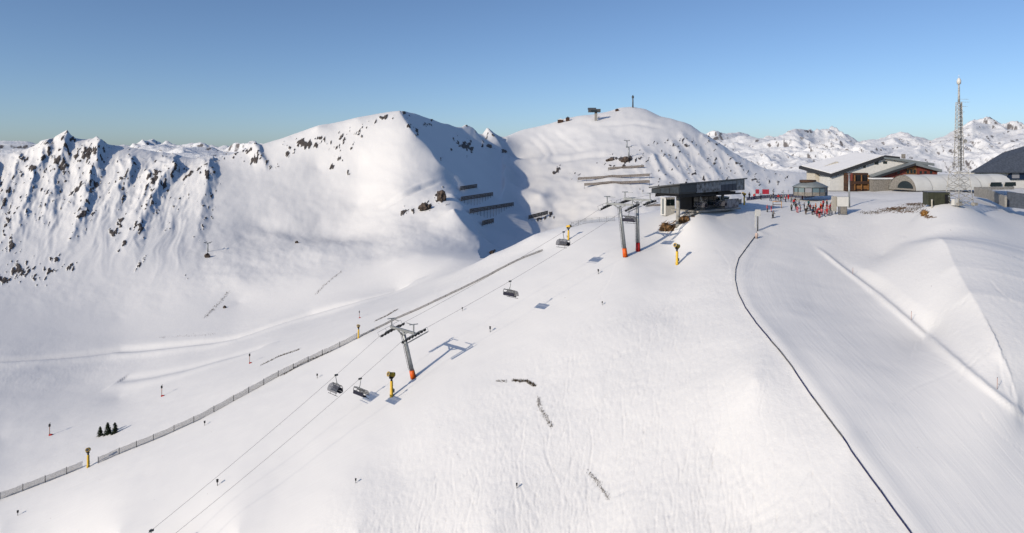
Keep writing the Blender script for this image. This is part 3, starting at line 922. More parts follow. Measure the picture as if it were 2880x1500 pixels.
def on_rope(sgn, px):
    pts = strand[sgn]; xs = [PX(p)[0] for p in pts]
    for i in range(len(pts) - 1):
        if (xs[i] - px) * (xs[i + 1] - px) <= 0 and abs(xs[i + 1] - xs[i]) > 1e-9:
            return pts[i].lerp(pts[i + 1], (px - xs[i]) / (xs[i + 1] - xs[i]))
    return pts[0]

def make_chair(label):
    t = thing("lift_chair", (0, 0, 0), label, "lift chair", "chairs hanging on the lift")
    W = 1.6
    MB().box((0, 0, -.05), (.22, .7, .3)).box((.18, 0, -.02), (.2, .3, .22)).build("grip", GALV_D, t)
    h = MB().tube([(.12, 0, -.1), (.16, 0, -.6), (.12, -.12, -1.25), (.0, -.18, -1.75)], [.075, .075, .075, .075], 8)
    h.box((0, -.18, -1.78), (1.0, .16, .14)); h.build("hanger", GALV, t)
    f = MB()
    f.tube([(-W, -.2, -1.85), (W, -.2, -1.85)], .065, 8)
    for s in (-1, 1):
        f.tube([(s * W, -.2, -1.85), (s * W, -.42, -2.3), (s * W, -.35, -3.1), (s * W, .25, -3.2)], .055, 8)
        f.tube([(s * .55, -.2, -1.85), (s * .55, -.40, -2.4), (s * .55, -.35, -3.1)], .05, 8)
    f.build("frame", GALV_D, t)
    se = MB()
    for k in range(6):
        x = -W + (k + .5) * 2 * W / 6
        se.box((x, .0, -3.1), (2 * W / 6 - .04, .62, .14))
    se.build("seat", NAVY, t)
    ba = MB()
    for k in range(6):
        x = -W + (k + .5) * 2 * W / 6
        ba.box((x, -.42, -2.72), (2 * W / 6 - .04, .12, .66), M=Matrix.Rotation(R(-10), 3, 'X'))
    ba.build("backrest", NAVY, t)
    r = MB()
    for s in (-.9, .9):
        r.tube([(s, -.45, -2.35), (s, .45, -2.45), (s, .62, -3.0), (s, .75, -3.62)], .035, 6)
    r.tube([(-W, .5, -2.5), (W, .5, -2.5)], .04, 6); r.tube([(-W, .78, -3.62), (W, .78, -3.62)], .05, 6)
    r.build("safety_bar", GALV_D, t)
    prof = [(-.35, -1.95), (.05, -1.88), (.45, -1.98), (.78, -2.3), (.95, -2.75), (.96, -3.15)]
    b = MB()
    vs = []
    for x in (-W - .05, W + .05):
        for y, z in prof: vs.append((x, y, z))
        for y, z in prof: vs.append((x, y - .03, z - .03))
    n = len(prof); fs = []
    for k in range(n - 1):
        fs.append((k, k + 1, 2 * n + k + 1, 2 * n + k)); fs.append((n + k, 3 * n + k, 3 * n + k + 1, n + k + 1))
        fs.append((k, n + k, n + k + 1, k + 1)); fs.append((2 * n + k, 2 * n + k + 1, 3 * n + k + 1, 3 * n + k))
    b.add(vs, fs, False); b.build("bubble_shield", BUBBLE, t)
    return t

CH = [(-1, 846, "lift chair with grey bubble low on the left rope, left of the yellow snow gun"),
      (1, 906, "dark blue lift chair on the right rope, nearest below the lone tower"),
      (1, 1283, "lift chair with black seat midway between the lone tower and the upper pair"),
      (-1, 1418, "grey lift chair on the left rope beside the pale yellow snow gun pole"),
      (1, 1582, "lift chair hanging between the two upper towers"),
      (-1, 381, "lift chair cut off by the lower picture edge, left of two hangers"),
      (1, 436, "lift chair cut off by the lower picture edge, right of two hangers")]
chair0 = make_chair(CH[0][2])
for i, (sgn, px, text) in enumerate(CH):
    o = chair0 if i == 0 else copy_tree(chair0)
    p = on_rope(sgn, px)
    o.location = p; o['label'] = text
    o.rotation_euler = (0, 0, rot_z_of(CA) + (math.pi if sgn < 0 else 0) + R(rng.uniform(-3, 3)))

# ------------------------------------------------------------------ top station of the chairlift
gS = H(SA.x + SD.x * 8 + SN.x * 4, SA.y + SD.y * 8 + SN.y * 4)
sa = rot_z_of(SD)
st = thing("lift_station", (SA.x, SA.y, 0), "long dark flat-roofed chairlift station with glazed sides on columns", "lift station", None, sa)
ZB = SA.z; ZT = P(1710, 462, 172).z; ZR0 = SB.z; ZRT = P(1875, 448, 190).z
def sz(x, lo): return (ZB + (ZR0 - ZB) * x / SL) if lo else (ZT + (ZRT - ZT) * x / SL)
sh = MB()                                                  # shell: roof, floor pan, ends (local x uphill, y to the far side)
x0, x1 = 0.0, SL
sh.add([(x0, .25, sz(x0, 1)), (x1, .25, sz(x1, 1)), (x1, SW - .25, sz(x1, 1)), (x0, SW - .25, sz(x0, 1)),
        (x0, .25, sz(x0, 0) - .35), (x1, .25, sz(x1, 0) - .35), (x1, SW - .25, sz(x1, 0) - 1.55), (x0, SW - .25, sz(x0, 0) - 1.55)],
       [(0, 3, 2, 1), (4, 5, 6, 7), (0, 1, 5, 4), (2, 3, 7, 6), (1, 2, 6, 5), (3, 0, 4, 7)])
sh.build("shell", FASCIA, st)
rf = MB()
rf.add([(x0 - .5, -.3, sz(x0, 0) - .33), (x1 + .5, -.3, sz(x1, 0) - .33), (x1 + .5, SW + .3, sz(x1, 0) - 1.53), (x0 - .5, SW + .3, sz(x0, 0) - 1.53),
        (x0 - .5, -.3, sz(x0, 0)), (x1 + .5, -.3, sz(x1, 0)), (x1 + .5, SW + .3, sz(x1, 0) - 1.2), (x0 - .5, SW + .3, sz(x0, 0) - 1.2)],
       [(0, 3, 2, 1), (4, 5, 6, 7), (0, 1, 5, 4), (2, 3, 7, 6), (1, 2, 6, 5), (3, 0, 4, 7)])
rf.build("roof", GALV_D, st)
PANE = glass("grey_glazing", (.30, .31, .35), .28, .5)
PANE2 = mat("painted_reflection_glazing", (.06, .06, .075), .3, 0, .5, .9, .6, (.42, .42, .46))  # the grey mottle paints reflected snow into the panel colour
BLUEP = mat("navy_panel", (.008, .022, .06), .35, 0, .1, 1)
npan = 12
for k in range(npan):
    a = 7.0 + (SL - 7.6) * k / npan; b = 7.0 + (SL - 7.6) * (k + 1) / npan - .12
    m = BLUEP if 6 <= k <= 9 else PANE2
    lo = .12; hi = .4
    MB().add([(a, .06, sz(a, 1) + lo), (b, .06, sz(b, 1) + lo), (b, .06, sz(b, 0) - hi - (.9 if 6 <= k <= 9 else 0)), (a, .06, sz(a, 0) - hi - (.9 if 6 <= k <= 9 else 0)),
              (a, .22, sz(a, 1) + lo), (b, .22, sz(b, 1) + lo), (b, .22, sz(b, 0) - hi - (.9 if 6 <= k <= 9 else 0)), (a, .22, sz(a, 0) - hi - (.9 if 6 <= k <= 9 else 0))],
             [(0, 1, 2, 3), (4, 7, 6, 5), (0, 4, 5, 1), (1, 5, 6, 2), (2, 6, 7, 3), (3, 7, 4, 0)]).build("side_panel", m, st)
    if 6 <= k <= 9:
        MB().add([(a, .06, sz(a, 0) - 1.35), (b, .06, sz(b, 0) - 1.35), (b, .06, sz(b, 0) - .5), (a, .06, sz(a, 0) - .5), (a, .2, sz(a, 0) - 1.35), (b, .2, sz(b, 0) - 1.35), (b, .2, sz(b, 0) - .5), (a, .2, sz(a, 0) - .5)],
                 [(0, 1, 2, 3), (4, 7, 6, 5), (0, 4, 5, 1), (1, 5, 6, 2), (2, 6, 7, 3), (3, 7, 4, 0)]).build("window", PANE, st)
MB().box((3.4, .12, (sz(3, 0) + sz(3, 1)) / 2), (6.6, .2, 1.9)).build("nose_panel", STEEL_NAVY, st)
fp = MB()
for k in range(3):
    fp.box((-.08, 1.2 + 3.0 * k + .4, (sz(0, 0) + sz(0, 1)) / 2 - .35 - .25 * k), (.14, 2.8, 1.5 - .25 * k))
fp.build("front_panel", STEEL_NAVY, st)
MB().box((SL + .1, SW / 2, (ZRT + ZR0) / 2 - .55), (.15, SW - .8, 1.4)).build("rear_panel", PANE2, st)
for k, (cx_, cy_, w) in enumerate(((4.0, SW / 2 - 1.0, 1.05), (25.0, SW / 2, .9))):
    p = Vector((SA.x, SA.y, 0)) + SD * cx_ + SN * cy_
    g = H(p.x, p.y)
    MB().lathe([(w * .62, g - .6), (w * .62, g + .7), (w * .5, g + 1.0), (w * .46, ZB + .1)], 20, (cx_, cy_, 0)).build("column", CONC, st)
mach = MB()
mach.box((5.5, SW / 2, ZB - .35), (9.5, 7.6, .5)); mach.box((14.5, SW / 2, ZB - .5), (7, 5.5, .9)); mach.box((22, SW / 2, ZB - .3), (8, 7, .5))
for y in (SW / 2 - 3.5, SW / 2 + 3.5): mach.box((SL / 2, y, ZB - .7), (SL - 1, .35, .35))
mach.lathe([(.2, ZB - .75), (3.3, ZB - .75), (3.3, ZB - .5), (.2, ZB - .5)], 28, (SL - 5, SW / 2, 0))
mach.build("drive_machinery", SHADE_BLACK, st)
pm = Vector((SA.x, SA.y, 0)) + SD * 15 + SN * (SW / 2); gm = H(pm.x, pm.y)
MB().box((15.0, SW / 2 + 1.2, (gm + ZB) / 2 - .3), (11.0, SW - 4.6, ZB - gm + .4)).build("canopy_shade_block", SHADE_BLACK, st)  # added block; its near-black stands in for shadow under the canopy
for k in range(5):
    MB().box((10.6 + 2.2 * k, 2.88, gm + (ZB - gm) * .5), (1.9, .1, (ZB - gm) * .45)).build("block_window", GLASS_D, st)
MB().box((24.5, 1.4, gm + 1.3), (6.5, .15, 2.4)).build("side_screen", PANE2, st)
ap = MB()
pf = Vector((SA.x, SA.y, 0)) + SD * 18 + SN * (SW / 2); gp = H(pf.x, pf.y)
ap.box((17.5, SW / 2, gp - .1), (19, SW - .5, .4)); ap.build("boarding_platform", CONC, st)
wall = MB().box((16.5, SW - .6, gp + 1.7), (11, .25, 3.0)); wall.build("rear_wall", SHADE_BLACK, st)

for k, (xx, yy) in enumerate(((10.5, 1.2), (19.0, 1.2))):
    o = copy_tree(chair0)
    p = Vector((SA.x, SA.y, 0)) + SD * xx + SN * yy
    o.location = (p.x, p.y, max(ZB - .55, H(p.x, p.y) + 4.0)); o.rotation_euler = (0, 0, sa + math.pi / 2 + (R(10) if k else 0))
    o['label'] = ("lift chair under the front half of the station roof", "lift chair under the rear half of the station roof")[k]

def cabin(px, py, w, d, h, label, rz, win):
    p = ground(px, py)
    t = thing("control_cabin", (p.x, p.y, p.z - .2), label, "cabin", None, rz)
    MB().box((0, d / 2, h / 2), (w, d, h)).build("wall", WHITE, t)
    MB().box((0, d / 2, h + .08), (w + .3, d + .3, .16)).build("roof", SNOWCAP, t)
    for x, ww in win:
        wd = MB().box((x, -.03, h * .74), (ww, .08, h * .36)).build("window", GLASS_D, t)
    MB().box((w / 2 + .03, d * .5, h * .74), (.08, d * .6, h * .36)).build("window", GLASS_D, t)
    MB().box((-w / 2 - .03, d * .5, h * .5), (.08, .9, h * .86)).build("door", TIN, t)
    return t
cb = ground(1690, 548)
t = cabin(1686, 541, 3.0, 2.6, 5.0, "white control cabin with dark windows under the station front", R(20), ((-.7, 1.25), (.72, 1.25)))
t = cabin(1815, 517, 4.6, 2.6, 2.5, "low white hut with a black window strip behind the station", R(8), ((-.9, 2.2), (1.3, 1.6)))
# ------------------------------------------------------------------ snow guns, lances, hydrants
def make_gun():
    t = thing("snow_gun", (0, 0, 0), "snow gun", "snow gun", "yellow fan snow guns")
    MB().lathe([(.36, -.5), (.36, .5), (.31, .55), (.29, 3.0), (.25, 3.1)], 14).build("pole", YELLOW, t)
    a = MB().lathe([(.2, 3.05), (.2, 3.5), (.33, 3.55), (.33, 3.8)], 12)
    a.beam((-.42, 0, 3.75), (-.42, 0, 4.5), .16); a.beam((.42, 0, 3.75), (.42, 0, 4.5), .16); a.box((0, 0, 3.75), (1.0, .35, .16))
    a.box((.15, .32, 4.0), (.5, .3, .55)); a.build("swivel_mount", BLACK, t)
    m = Matrix.Rotation(R(-72), 3, 'Y')
    b = MB().lathe([(.40, -.75), (.50, -.7), (.46, -.3), (.40, .45), (.47, .55), (.47, .75), (.38, .75), (.30, .3)], 18, (-.1, 0, 4.42), m)
    fan = b.build("fan_barrel", YELLOW, t)
    g = MB().lathe([(.02, -.72), (.42, -.76), (.42, -.71), (.02, -.68)], 18, (-.1, 0, 4.42), m); g.build("intake_grille", BLACK, fan)
    r = MB().lathe([(.475, .56), (.51, .58), (.51, .70), (.475, .72)], 18, (-.1, 0, 4.42), m); r.build("nozzle_ring", GALV_D, fan)
    MB().box((.42, 0, 1.1), (.3, .45, .7)).build("control_box", TIN, t)
    return t
GUNS = [(985, 998, 1.0, 40, "yellow snow gun beside the foot of the lone lift tower"),
        (1703, 666, 1.0, 40, "yellow snow gun alone on the slope right of the upper lift towers"),
        (1430, 604, .85, 150, "pale yellow snow gun at the slope edge by the railing"),
        (222, 1176, .9, 110, "yellow snow gun standing in the gap of the long fence"),
        (902, 851, .7, 90, "short yellow snow gun at the middle of the long fence"),
        (1872, 516, .75, 30, "yellow snow gun at the rear end of the station")]
gun0 = make_gun()
for i, (px, py, k, rz, text) in enumerate(GUNS):
    o = gun0 if i == 0 else copy_tree(gun0)
    o.location = ground(px, py); o.scale = (k, k, k); o.rotation_euler = (0, 0, R(rz)); o['label'] = text

def make_lance():
    t = thing("snow_lance", (0, 0, 0), "lance", "snow lance", "slim snow lances left of the long fence")
    MB().tube([(0, 0, -.4), (0, 0, 2.2)], .075, 8).build("pole", mat("rusty_pole", (.42, .20, .12), .7), t)
    MB().box((0, 0, 2.45), (.32, .32, .6)).tube([(0, 0, 2.7), (.1, .1, 3.1)], .05, 6).build("nozzle_head", BLACK, t)
    MB().box((.25, 0, .15), (.7, .4, .4)).build("hydrant_box", REDP, t)
    return t
lance0 = make_lance()
for i, (px, py, k, text) in enumerate([(904, 801, .75, "slim snow lance just above the short gun on the long fence"), (628, 915, 1.0, "slim snow lance on the left piste above the wide part of the fence"),
                                       (407, 998, 1.1, "slim snow lance on the left piste, upper right of the small firs"), (125, 1096, 1.1, "slim snow lance on the left piste, left of the small firs")]):
    o = lance0 if i == 0 else copy_tree(lance0)
    o.location = ground(px, py); o.scale = (k, k, k); o['label'] = text

def make_hydrant():
    t = thing("hydrant_post", (0, 0, 0), "post", "hydrant", "small dark hydrant posts on the lift slope")
    MB().tube([(0, 0, -.3), (0, 0, .75)], .06, 8).build("post", POSTM, t)
    MB().box((0, 0, .85), (.3, .26, .42)).box((0, 0, 1.1), (.36, .32, .08)).build("valve_box", BLACK, t)
    return t
hyd0 = make_hydrant()
HYD = [(1505, 690, 1.0, "small dark hydrant post below the left upper tower"), (1163, 783, .8, "small dark hydrant post under the rope, up from the lone tower"),
       (1233, 836, 1.1, "small dark hydrant post above the lone tower's shadow head"), (798, 952, .9, "small dark hydrant post left of the left low chair"),
       (547, 1222, 1.0, "small dark hydrant post under the ropes near the lower edge"), (45, 1297, .9, "small dark hydrant post below the fence at the far left"),
       (515, 1071, .9, "small dark hydrant post just below the long fence"), (1515, 768, .7, "small pale hydrant post in open snow right of the chair shadow"),
       (895, 1216, .7, "small hydrant post in the rough snow at lower centre"), (1300, 1229, .7, "small hydrant post among ski tracks in the foreground")]
for i, (px, py, k, text) in enumerate(HYD):
    o = hyd0 if i == 0 else copy_tree(hyd0)
    o.location = ground(px, py); o.scale = (k, k, k); o['label'] = text

PIN = mat("marker_orange", (.45, .16, .07), .6)
for px, py, L, text in [(2145, 690, 1.3, "thin marker pole by the upper bank of the piste"), (2292, 806, 1.5, "thin marker pole midway along the piste bank"), (2508, 980, 1.6, "thin marker pole by the lower end of the bank")]:
    p = ground(px, py)
    t = thing("marker_pole", p, text, "marker pole", "thin poles along the piste bank")
    MB().tube([(0, 0, -.2), (.04, 0, L)], .028, 6).build("pole", PIN, t); MB().tube([(.04, 0, L), (.05, 0, L + .12)], .04, 6).build("tip", BLACK, t)

# ------------------------------------------------------------------ fences
def resample(pts, step):
    out = [Vector(pts[0])]; 
    for a, b in zip(pts[:-1], pts[1:]):
        a = Vector(a); b = Vector(b); n = max(1, int(round((b - a).length / step)))
        for k in range(1, n + 1):
            q = a.lerp(b, k / n); out.append(Vector((q.x, q.y, H(q.x, q.y))))
    out[0].z = H(out[0].x, out[0].y)
    return out

def net_fence(name, px_line, h, post_gap, rows, bar, mats, label, group=None, sect=None, vgap=.5, postr=.05, maxposts=95):
    w = [ground(*p) for p in px_line]
    c = w[0]
    t = thing(name, c, label, "fence", group)
    pts = [p - c for p in resample(w, 1.2)]
    net = MB()
    for i, (a, b) in enumerate(zip(pts[:-1], pts[1:])):
        if sect: net.cur = sect(i / len(pts))
        for k in range(rows):
            z = h * (.06 + .94 * k / (rows - 1)); s = Vector((0, 0, z - .05 * h * math.sin(i * 1.7)))
            net.beam(a + s, b + s, bar, bar)
        L = (b - a).length; n = max(1, int(L / vgap))
        for k in range(n):
            q = a.lerp(b, (k + .5) / n); net.beam(q + Vector((0, 0, .03)), q + Vector((0, 0, h * .98)), bar * .8)
    net.build("net", mats, t)
    acc = 0; last = None; cnt = 0
    for i, p in enumerate(pts):
        if last is None or (p - last).length >= post_gap:
            if cnt < maxposts:
                MB().tube([p + Vector((0, 0, -.3)), p + Vector((0, 0, h * 1.12))], postr, 6).build("post", POSTM, t)
            last = p; cnt += 1
    return t
net_fence("safety_net_fence", [(-60, 1281), (0, 1257), (100, 1220), (208, 1177)], 1.5, 3.6, 11, .032, NETG, "grey net fence running off the left edge below the fence snow gun", "long grey net fences beside the lift slope", vgap=.16, postr=.07)
net_fence("safety_net_fence", [(247, 1166), (300, 1143), (400, 1103), (500, 1058), (600, 1003), (700, 948), (800, 900), (898, 853)], 1.35, 3.6, 10, .032, NETG, "long grey net fence between the gap gun and the short gun", "long grey net fences beside the lift slope", vgap=.16, postr=.07)
net_fence("safety_net_fence", [(907, 848), (1000, 802), (1100, 757), (1230, 694), (1365, 632)], .5, 4.0, 4, .06, TIMBER, "low brownish fence climbing from the short gun to the slope edge", "long grey net fences beside the lift slope", vgap=.3)
net_fence("piste_fence", FENCE_PX[:-1] + [(2330, 1396)], .26, 4.0, 6, .025, [NETG, NETB], "low dark blue and grey net fence along the left edge of the piste", None, lambda f: 1 if (.42 < f < .60 or .68 < f < .75 or f > .83) else 0, .12, .035)
net_fence("railing", [(1438, 572), (1480, 561), (1545, 556)], 1.3, 2.0, 4, .05, TIN, "grey railing on the slope edge left of the upper towers", None, None, .6)
net_fence("railing", [(1712, 566), (1745, 545), (1800, 530), (1865, 514)], 1.5, 2.5, 7, .08, GALV_D, "dark railing along the near side of the station", None, None, .3)
net_fence("banner_fence", [(1878, 505), (1930, 499), (1985, 497), (2050, 495)], 1.0, 2.5, 8, .09, [NETB], "dark blue net fence behind the start of the piste", None, None, .3)

def snow_barrier(a, b, h, label):
    w0, w1 = ground(*a), ground(*b)
    t = thing("avalanche_barrier", w0, label, "avalanche barrier", "avalanche barriers on the mountain faces")
    pts = [p - w0 for p in resample([w0, w1], 9.0)]
    end = pts[-1].copy(); n_ = len(pts) - 1
    gz = [p.z for p in pts]; line = [end.z * k / n_ for k in range(n_ + 1)]
    up_ = max(0.0, max(a_ - b_ for a_, b_ in zip(gz, line)))
    low_ = [max(l_ + up_ * .6, g_ - .6) for l_, g_ in zip(line, gz)]
    nb = MB()
    for k in range(3):
        for i_ in range(n_):
            p = Vector((pts[i_].x, pts[i_].y, low_[i_] + h * (.3 + .3 * k))); q_ = Vector((pts[i_ + 1].x, pts[i_ + 1].y, low_[i_ + 1] + h * (.3 + .3 * k)))
            nb.beam(p, q_, .35, h * .24)
    nb.build("crossbeams", TIMBER, t)
    for k, p in enumerate(pts):
        MB().beam(Vector((p.x, p.y, gz[k] - .6)), Vector((p.x, p.y, low_[k] + h)), .22).build("post", GALV_D, t)
for a, b, h, s in [((1158, 482), (1200, 475), 3, "dark snow barrier highest in the lower blue shadow"), ((1160, 508), (1240, 494), 3, "dark snow barrier second from the top in the lower blue shadow"),
                   ((1182, 539), (1292, 519), 3, "long dark snow barrier across the middle of the lower blue shadow"), ((1214, 570), (1242, 562), 3, "short dark snow barrier low in the blue shadow"),
                   ((1330, 553), (1378, 541), 3.2, "brown snow barrier on the lit knoll at the right of the blue shadow"),
                   ((1530, 430), (1620, 424), 2.4, "uppermost long grey snow barrier under the rock band of the broad summit"), ((1454, 459), (1634, 450), 2.6, "middle long grey snow barrier left of the station roof"),
                   ((1470, 475), (1634, 468), 2.6, "lowest long grey snow barrier left of the station roof"), ((1625, 521), (1668, 519), 1.6, "short grey snow barrier seen between upper towers and cabin")]:
    snow_barrier(a, b, h, s)

# ------------------------------------------------------------------ rocks
def boulder(px, py, w, h, seed, label, m=ROCKM, group=None, dz=.25, n=3):
    p = ground(px, py); Zc = PX(p)[2]
    ww, hh = size(w, Zc), size(h, Zc)
    b = MB(); rg = random.Random(seed)
    b.rock((0, 0, hh * dz), (ww * .42, ww * .4, hh * .55), seed)
    for k in range(n):
        b.rock((rg.uniform(-.4, .4) * ww, rg.uniform(-.2, .2) * ww, hh * rg.uniform(-.1, .3)), (ww * rg.uniform(.12, .24), ww * .2, hh * rg.uniform(.2, .38)), seed + k + 1)
    o = b.build("rock_outcrop", m); o.location = p
    return lab(o, label, "rock", group)
boulder(1068, 527, 30, 22, 3, "brown rock face below the spur of the pointed peak, left of two")
boulder(1110, 503, 26, 32, 8, "tall dark rock face at the spur edge, right of two")
boulder(522, 648, 16, 14, 12, "lone black rock at the foot of the left mountain rib")
boulder(747, 612, 9, 7, 15, "tiny black boulder on the bowl floor under the peak")
boulder(565, 775, 9, 7, 19, "tiny black boulder on the snow above the cat track")
boulder(1236, 640, 14, 12, 23, "dark rocks at the tip of the snow spur beside the blue shadow")
boulder(1676, 578, 34, 20, 31, "brown rock under the station front, lower one", BROWN_ROCK, None, .2, 5)
boulder(1722, 556, 30, 18, 37, "brown rock behind the station front column, upper one", BROWN_ROCK, None, .2, 5)
boulder(1576, 405, 26, 14, 41, "dark rock band on the flank of the broad summit, right piece", ROCKM, None, .2, 6)
boulder(1538, 404, 26, 8, 43, "dark rock band on the flank of the broad summit, left piece", ROCKM, None, .2, 5)
boulder(2326, 541, 20, 16, 47, "rusty brown rocks and grass below the olive container", mat("rusty_earth", (.20, .085, .02), .95, 0, .4, 1.2, .1, (.42, .24, .09)), None, .2, 6)

def grass_strip(pxs, width, hgt, n, label, seed):
    rg = random.Random(seed); w = [ground(*p) for p in pxs]; c = w[0]; mb = MB()
    pts = resample(w, .4)
    for k in range(n):
        p = rg.choice(pts); x = p.x + rg.gauss(0, width); y = p.y + rg.gauss(0, width); z = H(x, y)
        q = Vector((x, y, z)) - c; a = rg.uniform(0, 6.28); l = Vector((math.cos(a), math.sin(a), 0)); hh = hgt * rg.uniform(.4, 1.2)
        tip = q + Vector((rg.uniform(-.5, .5) * hh, rg.uniform(-.5, .5) * hh, hh)); s = l * hgt * .16
        mb.add([q - s - Vector((0, 0, .05)), q + s - Vector((0, 0, .05)), tip], [(0, 1, 2)])
    o = mb.build("dry_grass", DRY); o.location = c; o['kind'] = 'stuff'
    lab(o, label, "grass", None, 'stuff')
grass_strip([(1252, 959), (1272, 960)], .18, .25, 90, "faint dry grass tips left of the curved earth edge", 1)
grass_strip([(1292, 958), (1325, 960), (1345, 971)], .16, .32, 520, "curved dark edge of dry grass in the foreground snow", 2)
grass_strip([(1353, 1000), (1358, 1026), (1374, 1052), (1388, 1075)], .20, .28, 300, "broken line of dry grass running down the foreground slope", 3)
grass_strip([(1480, 1187), (1502, 1212), (1530, 1254)], .15, .26, 200, "short line of dry grass at lower centre foreground", 4)
grass_strip([(660, 918), (700, 898), (752, 880)], .35, .35, 420, "dry grass ridge line on the piste left of the fence", 5)
grass_strip([(712, 944), (760, 915), (830, 885)], .3, .35, 420, "dry grass line close along the fence", 6)
grass_strip([(945, 808), (975, 794), (998, 780)], .3, .35, 320, "dry grass line above the short snow gun", 7)
grass_strip([(2170, 536), (2250, 528), (2330, 516)], .9, .35, 900, "brown grass showing through snow left of the olive container", 8)
grass_strip([(2290, 516), (2345, 508)], .6, .35, 400, "thin brown grass strip just left of the container", 9)
grass_strip([(400, 850), (470, 846), (540, 842)], .5, .3, 130, "scattered grass tips along the cat track at left", 10)
grass_strip([(790, 745), (820, 715), (860, 683)], .4, .5, 130, "dark grass streak on the lower bowl slope", 11)
grass_strip([(515, 800), (545, 770), (575, 735)], .4, .5, 200, "dark grass streak above the cat track at left", 12)

# ------------------------------------------------------------------ firs
def fir(px, py, hpx, seed, label):
    p = ground(px, py); h = size(hpx, PX(p)[2]); rg = random.Random(seed)
    t = thing("fir_tree", p, label, "tree", "small dark firs by the left piste", rg.uniform(0, 6))
    MB().tube([(0, 0, -.2), (0, 0, h * .5), (0, 0, h * .95)], [h * .03, h * .02, .01], 6).build("trunk", BARK, t)
    c = MB()
    for k in range(420):
        f = rg.random() ** 1.25; z = h * (.06 + .92 * f); r = h * .30 * (1 - f) ** .8 * rg.uniform(.3, 1.1) + .02
        a = rg.uniform(0, 6.28); q = Vector((math.cos(a) * r, math.sin(a) * r, z - r * .35))
        l = h * .09 * rg.uniform(.6, 1.3); o1 = Vector((math.cos(a), math.sin(a), -.35)) * l; s = Vector((-math.sin(a), math.cos(a), .1)) * l * .55
        c.add([q - o1 * .6 - s, q - o1 * .6 + s, q + o1 + s * .4, q + o1 - s * .4], [(0, 1, 2, 3)])
    c.build("crown", NEEDLE, t)
fir(252, 1097, 24, 1, "leftmost of three small firs, set apart")
fir(271, 1093, 30, 2, "tallest middle one of three small firs")
fir(289, 1090, 27, 3, "rightmost of three small firs, nearest their shadow")
# ------------------------------------------------------------------ buildings on the plateau
def frame_at(px, py, Zm):
    return P(px, py, Zm), Zm / F

def poly_px(pts, k, px0, py0):
    return [((x - px0) * k, (py0 - y) * k) for x, y in pts]

# mountain lodge: two gabled wings, timber balcony, stone annexe
ZL = 238.0
O, k = frame_at(2095, 476, ZL)
lodge = thing("mountain_lodge", O, "mountain lodge with red-brown timber gable, white walls and grey sheet roof", "lodge")
q = lambda pts: poly_px(pts, k, 2095, 476)
def part(name, pts, y, d, m, par=lodge):
    return MB().prism(q(pts), d, c=(0, y, 0)).build(name, m, par)
part("wall", [(2100, 482), (2100, 440), (2236, 399), (2290, 405), (2352, 414), (2352, 482)], 4.0, 13, WHITE)
# rear wing: a broad snow-covered roof plane that rises away to the ridge, bare grey sheet on the right
def slab(name, near, far, y0_, y1_, th, m):
    n4 = q(near); f4 = q(far)
    vs = [(n4[0][0], y0_, n4[0][1]), (n4[1][0], y0_, n4[1][1]), (f4[1][0], y1_, f4[1][1]), (f4[0][0], y1_, f4[0][1])]
    vs += [(x, y, z - th) for x, y, z in vs]
    return MB().add(vs, [(0, 1, 2, 3), (4, 7, 6, 5), (0, 4, 5, 1), (1, 5, 6, 2), (2, 6, 7, 3), (3, 7, 4, 0)]).build(name, m, lodge)
slab("roof", [(2099, 440), (2235, 394)], [(2070, 421), (2222, 385)], 3.0, 20, 1.0, FASCIA)
slab("roof_snow", [(2102, 436), (2234, 390.5)], [(2076, 418), (2222, 382.5)], 3.3, 19.5, .3, SNOWCAP)
part("wall", [(2088, 482), (2088, 428), (2150, 408), (2150, 482)], 12, 7, CREAM)
slab("roof", [(2234, 393), (2364, 412)], [(2223, 383), (2362, 403)], 3.0, 20, .9, TIN)
part("ridge_edge", [(2232, 395), (2238, 391), (2276, 395), (2276, 399)], 2.9, .2, FASCIA)
for x0_, x1_, y0_, y1_ in ((2215, 2225, 415, 407), (2237, 2247, 413, 407), (2166, 2172, 426, 421), (2186, 2192, 424, 418)):
    w = part("window", [(x0_, y0_), (x1_, y0_), (x1_, y1_), (x0_, y1_)], 3.93, .1, GLASS_D)
    part("frame", [(x0_ - 1, y1_ - 1), (x1_ + 1, y1_ - 1), (x1_ + 1, y1_), (x0_ - 1, y1_)], 3.88, .1, TIMBER, w)
part("chimney", [(2305, 399), (2305, 388), (2311, 388), (2311, 400)], 8, 1.2, STONE)
# front wing: timber gable
part("timber_gable", [(2196, 482), (2196, 446), (2300, 417), (2360, 431), (2360, 482)], .5, 3.4, RED_BOARD)
part("larch_bay", [(2281, 440), (2281, 424), (2306, 419), (2308, 440)], .38, .2, OAK_BOARD)
part("roof", [(2190, 445), (2299, 409), (2366, 427), (2366, 434), (2299, 416), (2196, 449)], -.9, 5, TIN)
part("roof_edge", [(2188, 447), (2299, 411), (2299, 416), (2196, 451)], -1.05, .14, FASCIA)
for x in (2285, 2294, 2302):
    part("window", [(x - 3, 437), (x + 3, 437), (x + 3, 427), (x - 3, 427)], .3, .1, GLASS_D)
for x in (2262, 2318, 2330, 2344):
    part("window", [(x - 3, 438), (x + 3, 438), (x + 3, 431), (x - 3, 431)], .44, .1, GLASS_D)
